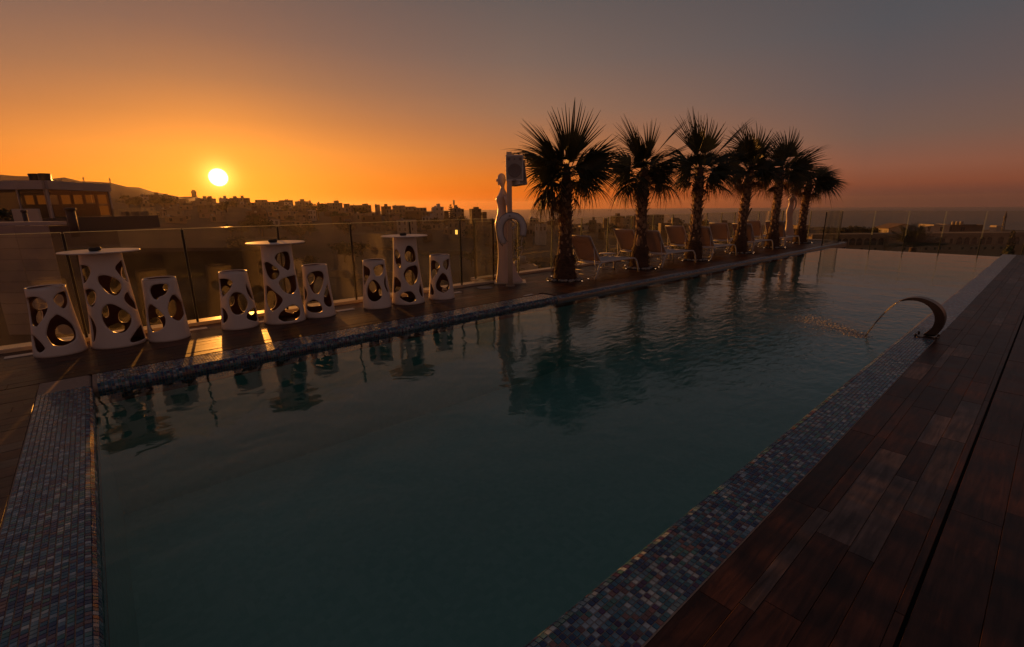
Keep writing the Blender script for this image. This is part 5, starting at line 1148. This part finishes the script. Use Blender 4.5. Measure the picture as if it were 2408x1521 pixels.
t = thing('hilltop_tower', 'rounded dark tower rising from the hilltop left of the sun', 'tower', (-842, 121, 12)); mb = MB(); mb.lathe([(3.0, 0), (3.1, 8), (3.0, 13), (2.2, 14.6), (.4, 15.4)], 16); mb.build('shaft', HW[4], t); mb = MB(); mb.lathe([(3.5, 11), (3.5, 12)], 16); mb.build('gallery', HW[4], t)
t = thing('phone_mast', 'slim phone mast on the skyline right of the cream house', 'mast', (-279, 191, -2)); mb = MB(); mb.tube([(0, 0, -4), (0, 0, 7)], .22, 6); mb.build('pole', M['rail'], t); mb = MB(); mb.lathe([(.6, 4.2), (.6, 7.2)], 8); mb.build('antennas', M['tank'], t)
# trees of the town and valley
def aztree(label, az, r, h, w, kind='round', mat='dark_tree', dz=0.0, group=None):
    p = dirs(az)*r; return tree(label, p.x, p.y, ground_z(az, r)-.3+dz, h, w, kind, mat, 'tree', group)
aztree('tall tiered conifer on the skyline between the phone mast and the last block', 56.0, 318, 14.5, 9, 'tier', 'dark_tree', 1.5)
aztree('big dark tree in front of the broad sand house', 66.4, 330, 9, 7, 'round', 'dark_tree', 1.5); aztree('dark tree left of the rose house on the slope', 70.6, 330, 10, 7, 'round', 'dark_tree', 2); aztree('dark tree before the last skyline block', 54.8, 300, 7, 5, 'round', 'dark_tree', 2)
rnd = random.Random(77)
for az0, az1, r0, r1, n, lab, g, hh in ((82.5, 88.2, 380, 470, 30, 'dark bushy tree on the wooded slope right of the glass pavilion', 'trees on the wooded slope', 5.5), (56, 80, 120, 420, 60, 'dark bushy tree between the town houses under the ridge', 'trees between the town houses', 6), (18, 54, 90, 400, 60, 'dark bushy tree in the valley behind the palms', 'trees in the valley behind the palms', 6), (3, 15.5, 130, 158, 22, 'dark bush at the foot of the arcaded building', 'bushes before the arcaded building', 3.2)):
    for i in range(n):
        az = rnd.uniform(az0, az1); r = rnd.uniform(r0, r1); s = rnd.uniform(.6, 1.25); mt_ = rnd.choice(('tree', 'dark_tree')); pp = dirs(az)*r
        lb_ = '%s %s tree %s beyond %s' % ('small' if s < .8 else ('middling' if s < 1.05 else 'large'), 'olive' if mt_ == 'tree' else 'dark', 'close' if r < r0+(r1-r0)*.3 else ('midway' if r < r0+(r1-r0)*.65 else 'far'), beyond((pp.x, pp.y, ground_z(az, r)+2)))
        if lb_ in USED: continue
        aztree(own(lb_), az, r, hh*s, hh*s*.62, 'round', mt_, 0, g)
for i, x in enumerate(range(10)):
    a = i/9; p = Vector((-46.0, 166)).lerp(Vector((-36.5, 176)), a); tree('dark tree in the row left of the gabled hall', p.x, p.y, -9.4, random.uniform(3.0, 4.4), 1.9, 'round', 'dark_tree', 'tree', 'trees left of the gabled hall')
tree('dark cypress before the right end of the arcaded building', -3.9, 87.6, -9.5, 7.0, 2.3, 'tall', 'dark_tree')
# terrace walls across the fields
M['drywall'] = pm('rubble_wall', (.24, .18, .12), .9, var=.3, scale=1)
for i, (a0, a1, r0, r1, lab) in enumerate(((52, 70, 150, 178, 'long rubble terrace wall across the field behind the last stools'), (60, 78, 105, 118, 'lower rubble terrace wall in the dark field behind the tables'), (30, 50, 130, 142, 'rubble terrace wall in the valley behind the nearest palm'))):
    mb = MB(); n = 24
    for k in range(n):
        aa, ab = a0+(a1-a0)*k/n, a0+(a1-a0)*(k+1)/n; ra, rb = r0+(r1-r0)*k/n, r0+(r1-r0)*(k+1)/n; p, q = dirs(aa)*ra, dirs(ab)*rb
        za, zb_ = ground_z(aa, ra), ground_z(ab, rb); nn = dirs(aa)*.5
        mb.add([p+Vector((0, 0, za-1)), q+Vector((0, 0, zb_-1)), q+Vector((0, 0, zb_+1.3)), p+Vector((0, 0, za+1.3)), p+nn+Vector((0, 0, za-1)), q+nn+Vector((0, 0, zb_-1)), q+nn+Vector((0, 0, zb_+1.3)), p+nn+Vector((0, 0, za+1.3))], [(0, 1, 2, 3), (7, 6, 5, 4), (3, 2, 6, 7)])
    tag(mb.build('field_wall', M['drywall']), lab, 'stone wall')

# --- arcaded building beyond the pool
A, B = Vector((-37.4, 142.1, 0)), Vector((6, 192.5, 0)); d = (B-A).normalized(); yw = math.atan2(d.y, d.x); Ln = (B-A).length
t = thing('arcaded_building', 'long stone building with a row of arched windows beyond the infinity edge', 'building', (A.x, A.y, -13), yw)
mb = MB(); mb.box(-6, Ln, 0, 14, -2, 5.75); mb.build('wall', HW[0], t)
mb = MB(); mb.box(-6.2, Ln, -.22, 14, 5.75, 6.0); mb.box(-6, Ln, .05, .4, 6.0, 6.55); mb.build('roof', HW[2], t)
mb = MB(); mb.box(-6, Ln, -.14, .02, 3.55, 3.75); mb.box(-6, Ln, -.14, .02, 1.9, 2.05); mb.build('string_course', HW[2], t)
sc_ = Ln/ (2408-130)*1.30
def nx_(x): # photo column to run position (row is nearly parallel to the picture)
    return (x-130)/2235*46.5
for x in (165, 250, 340, 425, 520, 600, 690, 1035, 1120, 1210, 1295, 1385, 1660, 1750, 1845, 1940, 2025, 2170, 2365): win(t, nx_(x), 0, 4.62, 1.5, 1.75, 0, 0, True)
for x in (1465, 1560): win(t, nx_(x), 0, 4.55, .6, 1.2, 0, 2)
for x in (200, 330, 470, 640, 1000, 1270, 1380, 1440, 1560, 1720, 1830, 1890, 2000, 2100, 2200, 2340): win(t, nx_(x), 0, 2.72, .55, .6, 0, 2)
mb = MB(); mb.box(nx_(745), nx_(800), -1.2, 0, -2, 5.75); mb.build('buttress', HW[2], t)
def hall(label):
    E_ = [Vector((-40.9, 193.2, 0)), Vector((-35.6, 191.3, 0))]
    t = thing('gabled_hall', label, 'hall', (-38.9, 195.5, -9.6), R(-44)); w, l, h = 6.6, 9.0, 2.75
    mb = MB(); mb.box(-w/2, w/2, 0, l, -2, h); mb.add([(w/2, 0, h), (w/2, l, h), (w/2, l/2, h+1.25), (-w/2, 0, h), (-w/2, l/2, h+1.25), (-w/2, l, h)], [(0, 1, 2), (3, 4, 5)]); mb.build('wall', HW[1], t)
    mb = MB(); mb.add([(-w/2-.3, -.4, h-.05), (w/2+.3, -.4, h-.05), (w/2+.3, l/2, h+1.42), (-w/2-.3, l/2, h+1.42), (w/2+.3, l+.4, h-.05), (-w/2-.3, l+.4, h-.05)], [(0, 1, 2, 3), (3, 2, 4, 5)]); o = mb.build('roof', HW[3], t); q = o.modifiers.new('slab', 'SOLIDIFY'); q.thickness = .15
    for x in (-2.3, -.4): win(t, x, 0, 1.5, .7, 1.1, 0, 1)
    mb = MB(); mb.box(1.2, 2.5, -.06, .0, -.2, 2.0); mb.build('door', M['shutter'], t)
hall('gabled hall with a ridged roof catching the sun beyond the arcade')
t = house('low upper storey with a sunlit yellow front behind the arcade', -28.6, 200.6, -5.6, -8.6, 5.8, R(-42), 1, '', 1, None, 5, 'building')
house('long shaded upper storey with tall windows behind the arcade', -20.6, 208, -5.9, -8.6, 9.5, R(22), 4, '', 1, None, 5, 'building')
for i in range(3):
    mb = MB(); mb.lathe([(.48, 0), (.5, .95), (.42, 1.12), (.1, 1.2)], 14); tag(mb.build('roof_tank', HW[1], None, (-22.9+i*.85, 206.6+i*.9, -5.93)), ('left', 'middle', 'right')[i]+' one of three pale roof tanks above the arcade', 'water tank', 'pale roof tanks')
house('small sunlit cube on the roof near the red lattice mast', -13.4, 201.2, -5.6, -6.8, 1.9, R(-40), 1, '', 1, None, 1.6, 'roof box', None, False)

# --- glass pavilion on the neighbouring roof
M['panel'] = pm('grey_cladding', (.40, .36, .36), .5, var=.06, scale=1); M['fascia'] = pm('dark_fascia', (.07, .05, .05), .6, var=.15); M['pavglass'] = glass_mat('pavilion_glass', (.72, .68, .54), .012, smear=.6); M['blind'] = pm('roller_blind', (.62, .52, .30), .8, var=.08, scale=2, trans=.6); M['railglass'] = glass_mat('terrace_glass', (.85, .82, .7), .16, smear=1.2)
Cn = Vector((-57.4, -2.35, 0)); Rn = Vector((-63.6, 1.85, 0)); Ln_ = Vector((-60.4, -5.9, 0))
e1 = (Rn-Cn).normalized(); e2 = (Ln_-Cn).normalized(); l1 = (Rn-Cn).length; rz = math.atan2(e1.y, e1.x); nrm_in = Vector((e1.y, -e1.x, 0))
if nrm_in.dot(e2) < 0: nrm_in = -nrm_in
t = thing('glass_pavilion', 'grey glazed roof pavilion on the neighbouring building at left', 'building', Cn, 0)
def quadwall(mb, a, b, z0, z1, th, m=0):
    dd = (b-a).normalized(); nn = Vector((-dd.y, dd.x, 0))*th
    v = [a+Vector((0, 0, z0)), b+Vector((0, 0, z0)), b+nn+Vector((0, 0, z0)), a+nn+Vector((0, 0, z0)), a+Vector((0, 0, z1)), b+Vector((0, 0, z1)), b+nn+Vector((0, 0, z1)), a+nn+Vector((0, 0, z1))]
    mb.add(v, [(0, 3, 2, 1), (4, 5, 6, 7), (0, 1, 5, 4), (1, 2, 6, 5), (2, 3, 7, 6), (3, 0, 4, 7)], m)
O = Vector((0, 0, 0)); e2L = e2*14; e1L = e1*(l1+.2)
for k in range(2):
    n_ = 6
    for i in range(n_):
        mb = MB(); quadwall(mb, e1L*(i/n_)+e1*.01, e1L*((i+1)/n_)-e1*.01, 3.22+.36*k+.008, 3.22+.36*(k+1)-.004, -.25); mb.build('cladding_panel', M['panel'], t)
        mb = MB(); quadwall(mb, e2L*(i/n_)+e2*.012, e2L*((i+1)/n_)-e2*.012, 3.22+.36*k+.008, 3.22+.36*(k+1)-.004, .25); mb.build('cladding_panel', M['panel'], t)
mb = MB(); dpt = e2L+e1L
mb.add([O+Vector((0, 0, z)) for z in ()]+[p+Vector((0, 0, z)) for z in (3.24, 3.85) for p in (O+e1*.1+e2*.1, e1L-e1*.1+e2*.1, e1L+e2L, e2L+e1*.1)], [(0, 1, 2, 3), (4, 5, 6, 7), (0, 1, 5, 4), (1, 2, 6, 5), (2, 3, 7, 6), (3, 0, 4, 7)]); mb.build('roof', M['fascia'], t)
mb = MB()
mb.add([p+Vector((0, 0, z)) for z in (-14, .82) for p in (O, e1L, e1L+e2L, e2L)], [(0, 1, 2, 3), (4, 5, 6, 7), (0, 1, 5, 4), (1, 2, 6, 5), (2, 3, 7, 6), (3, 0, 4, 7)]); mb.build('base', M['fascia'], t)
for p in (O, e1L*.985): 
    mb = MB(); quadwall(mb, p, p+e1*.22, .83, 3.21, .22); mb.build('column', M['panel'], t)
for i in range(6):
    mb = MB(); p = e2L*((i+1)/6); quadwall(mb, p, p+e2*.09, .83, 3.21, .12); mb.build('mullion', M['panel'], t)
for i in range(3):
    mb = MB(); quadwall(mb, e1L*(.04+i*.315), e1L*(.345+i*.315), .86, 3.2, .02); mb.build('window_pane', M['pavglass'], t)
for i in range(6):
    mb = MB(); quadwall(mb, e2L*(i/6)+e2*.1, e2L*((i+1)/6)-e2*.02, .86, 3.2, .02); mb.build('window_pane', M['pavglass'], t)
# far side of the room: piers, lintel and dado with openings to the sunset
mb = MB(); b0 = e1L*.985; e2n = e2.normalized()
for i in range(8): quadwall(mb, b0+e2n*(i*1.2), b0+e2n*(i*1.2+.16), .83, 3.2, .2)
quadwall(mb, b0, b0+e2n*9, 2.95, 3.22, .21); quadwall(mb, b0+e2n*1.35, b0+e2n*9, .83, 2.02, .21); mb.build('back_wall', M['fascia'], t)
for i in range(7):
    if i == 4: continue
    mb = MB(); quadwall(mb, b0+e2n*(i*1.2+.2), b0+e2n*(i*1.2+1.16), 2.06+.12*(i % 3 == 1), 2.93, .02); mb.build('blind', M['blind'], t)
mb = MB(); quadwall(mb, b0+e2n*.25, b0+e2n*1.2, .95, 1.86, .02); mb.build('blind', M['blind'], t)
for i, (x, y) in enumerate(((.22, 1.5), (.45, 2.2), (.68, 1.6))):
    mb = MB(); q = e1L*x+e2n*y; mb.lathe([(.5, 1.52), (.5, 1.57)], 12, 0, False, Matrix.Translation(q)); mb.lathe([(.06, .83), (.05, 1.52)], 6, 0, False, Matrix.Translation(q)); mb.build('table', M['fascia'], t)
# its terrace with glass rail
t = thing('roof_terrace', 'dark roof terrace slab jutting right from the glass pavilion', 'terrace', Rn+Vector((0, 0, 0)))
Te = Vector((-68.4, 6.0, 0))-Rn
mb = MB(); quadwall(mb, O-e1*6.5, Te, -.55, .74, .8); quadwall(mb, O-e1*6.5, Te+Te.normalized()*.2, .74, .80, 1.6); mb.build('slab', M['fascia'], t)
n_ = 7
for i in range(n_):
    mb = MB(); quadwall(mb, Te*(i/n_)+Te*.005, Te*((i+1)/n_)-Te*.005, .82, 1.56, .015); mb.build('glass_panel', M['railglass'], t)
for i in range(3):
    mb = MB(); p = Te*(.2+.22*i)+Vector((-.6, .3, 0)); quadwall(mb, p, p+Te.normalized()*.5, .81, 1.25, .5); mb.build('planter', M['fascia'], t)
for i, (x, y) in enumerate(((-60.9, -3.0), (-60.1, -2.35))):
    tk = thing('roof_tank', ('left', 'right')[i]+' dark cylindrical tank on the glass pavilion roof', 'water tank', (x, y, 3.86), 0, 'dark tanks on the pavilion roof'); mb = MB(); mb.lathe([(.42, 0), (.44, .1), (.44, .72), (.40, .78)], 16); mb.build('drum', M['dark_steel'], tk); mb = MB(); mb.lathe([(.46, .70), (.46, .75)], 16); mb.build('band', M['dark_steel'], tk)
# nearer tiled wall block with a dark opening, seen through the fence
t = thing('tiled_wall', 'grey tile-clad wall of the next building behind the left glass', 'wall', (-18.4, -.87, 0)); wl = Vector((-.9, -1.02, 0)).normalized()
M['tilewall'] = pm('wall_tile', (.28, .235, .215), .55, var=.10, scale=2, obj=.12)
for r_ in range(10):
    z = 1.12-.31*(r_+1)
    for c_ in range(8):
        if r_ >= 3 and c_ >= 2: continue
        a = wl*(c_*.95+(0 if c_ else 0)); mb = MB(); quadwall(mb, a+wl*.004, a+wl*.946, z+.004, z+.306, .03); mb.build('tile', M['tilewall'], t)
mb = MB(); quadwall(mb, wl*.0-Vector((.03, 0, 0)), wl*8-Vector((.03, 0, 0)), -14, 1.10, -.6); mb.build('core', M['fascia'], t)
mb = MB(); quadwall(mb, wl*-.05+Vector((.02, 0, 0)), wl*8, 1.13, 1.22, -.5); mb.build('coping_stone', M['panel'], t)
t = thing('flat_roof', 'long pale edged flat roof seen through the left glass', 'roof', (-28.2, -1.3, 0)); q = Vector((-24.6, 2.7, 0))-Vector((-28.2, -1.3, 0)); mb = MB(); quadwall(mb, -q*.4, q*1.6, -13, -.30, 1.6); mb.build('body', M['matte'], t); mb = MB(); quadwall(mb, -q*.4-Vector((-.1, .1, 0)), q*1.6-Vector((-.1, .1, 0)), -.295, -.22, 1.7); mb.build('roof_edge', M['matte'], t)
for i, (x, y, z0, z1, r_) in enumerate(((-27.7, -.55, .4, 1.52, .16), (-31.5, -2.2, .4, 1.45, .09))):
    t = thing('chimney_pipe', ('thick', 'thin')[i]+' upright flue pipe before the glass pavilion', 'chimney', (x, y, z0)); mb = MB(); mb.lathe([(r_, 0), (r_, z1-z0)], 12); mb.build('pipe', M['fascia'], t); mb = MB(); mb.lathe([(r_*1.25, z1-z0-.02), (r_*1.3, z1-z0+.06), (r_*.6, z1-z0+.10)], 12); mb.build('cap', M['fascia'], t)
t = thing('white_screen', 'plain white screen wall standing on the roof at the left edge', 'screen wall', (-43.9, -3.5, .5), math.atan2(1.0, 1.2)); mb = MB(); mb.bbox(-.2, 1.8, 0, .15, 0, 1.1, .02); mb.build('panel', HW[1], t); mb = MB(); mb.box(-.3, 1.9, -.05, .2, -12, -.0); mb.build('base', M['fascia'], t)
tree('dark clipped hedge left of the white screen', -45.3, -5.1, .3, 1.6, 1.6, 'round', 'dark_tree', 'hedge', None, False)

# cycad just past the far fence
t = thing('cycad_plant', 'dark spiky cycad rosette beyond the infinity edge', 'plant', (-5.2, 34.0, -1.69)); mb = MB(); mb.tube([(0, 0, 0), (0, 0, .75)], [.2, .16], 10); mb.build('stem', M['trunk'], t)
rnd = random.Random(6); cy = []
for s_ in range(3):
    mb = MB(); L_ = 1.0; mb.tube([(0, 0, 0), (.45, 0, .10), (.8, 0, .03), (1.05, 0, -.12)], [.014, .011, .007, .003], 4)
    for i in range(20):
        s = .12+.9*i/20; zc = .1*math.sin(s*2.2)-.13*max(0, s-.6); ln = .26*math.sin(math.pi*min(1, s*.95+.1))+.04
        for q in (-1, 1): mb.add([(s, 0, zc), (s+.022, 0, zc), (s+.15, q*ln*.9, zc+.06), (s+.12, q*ln*.9, zc+.055)], [(0, 1, 2, 3)])
    cy.append(mb.mesh('leaf', M['frond']))
for i in range(36):
    o = link('leaf', rnd.choice(cy), t, (0, 0, .78)); o.rotation_euler = (rnd.uniform(-.2, .2), -R(rnd.choice((rnd.uniform(-8, 30), rnd.uniform(15, 62)))), i*2.4); sc2 = rnd.uniform(1.15, 1.4); o.scale = (sc2,)*3
# ================================================================ HAZE
m, n, L = nodes_of('haze'); out = n('ShaderNodeOutputMaterial'); pv_ = n('ShaderNodeVolumePrincipled'); pv_.inputs['Density'].default_value = 8.0e-5; pv_.inputs['Anisotropy'].default_value = .6
pv_.inputs['Color'].default_value = (.95, .80, .68, 1); L(pv_.outputs[0], out.inputs['Volume'])
mb = MB(); mb.box(-5300, 5300, -5300, 5300, -420, 46); tag(mb.build('haze', m), 'evening haze over the town and the sea', None, None, 'stuff')
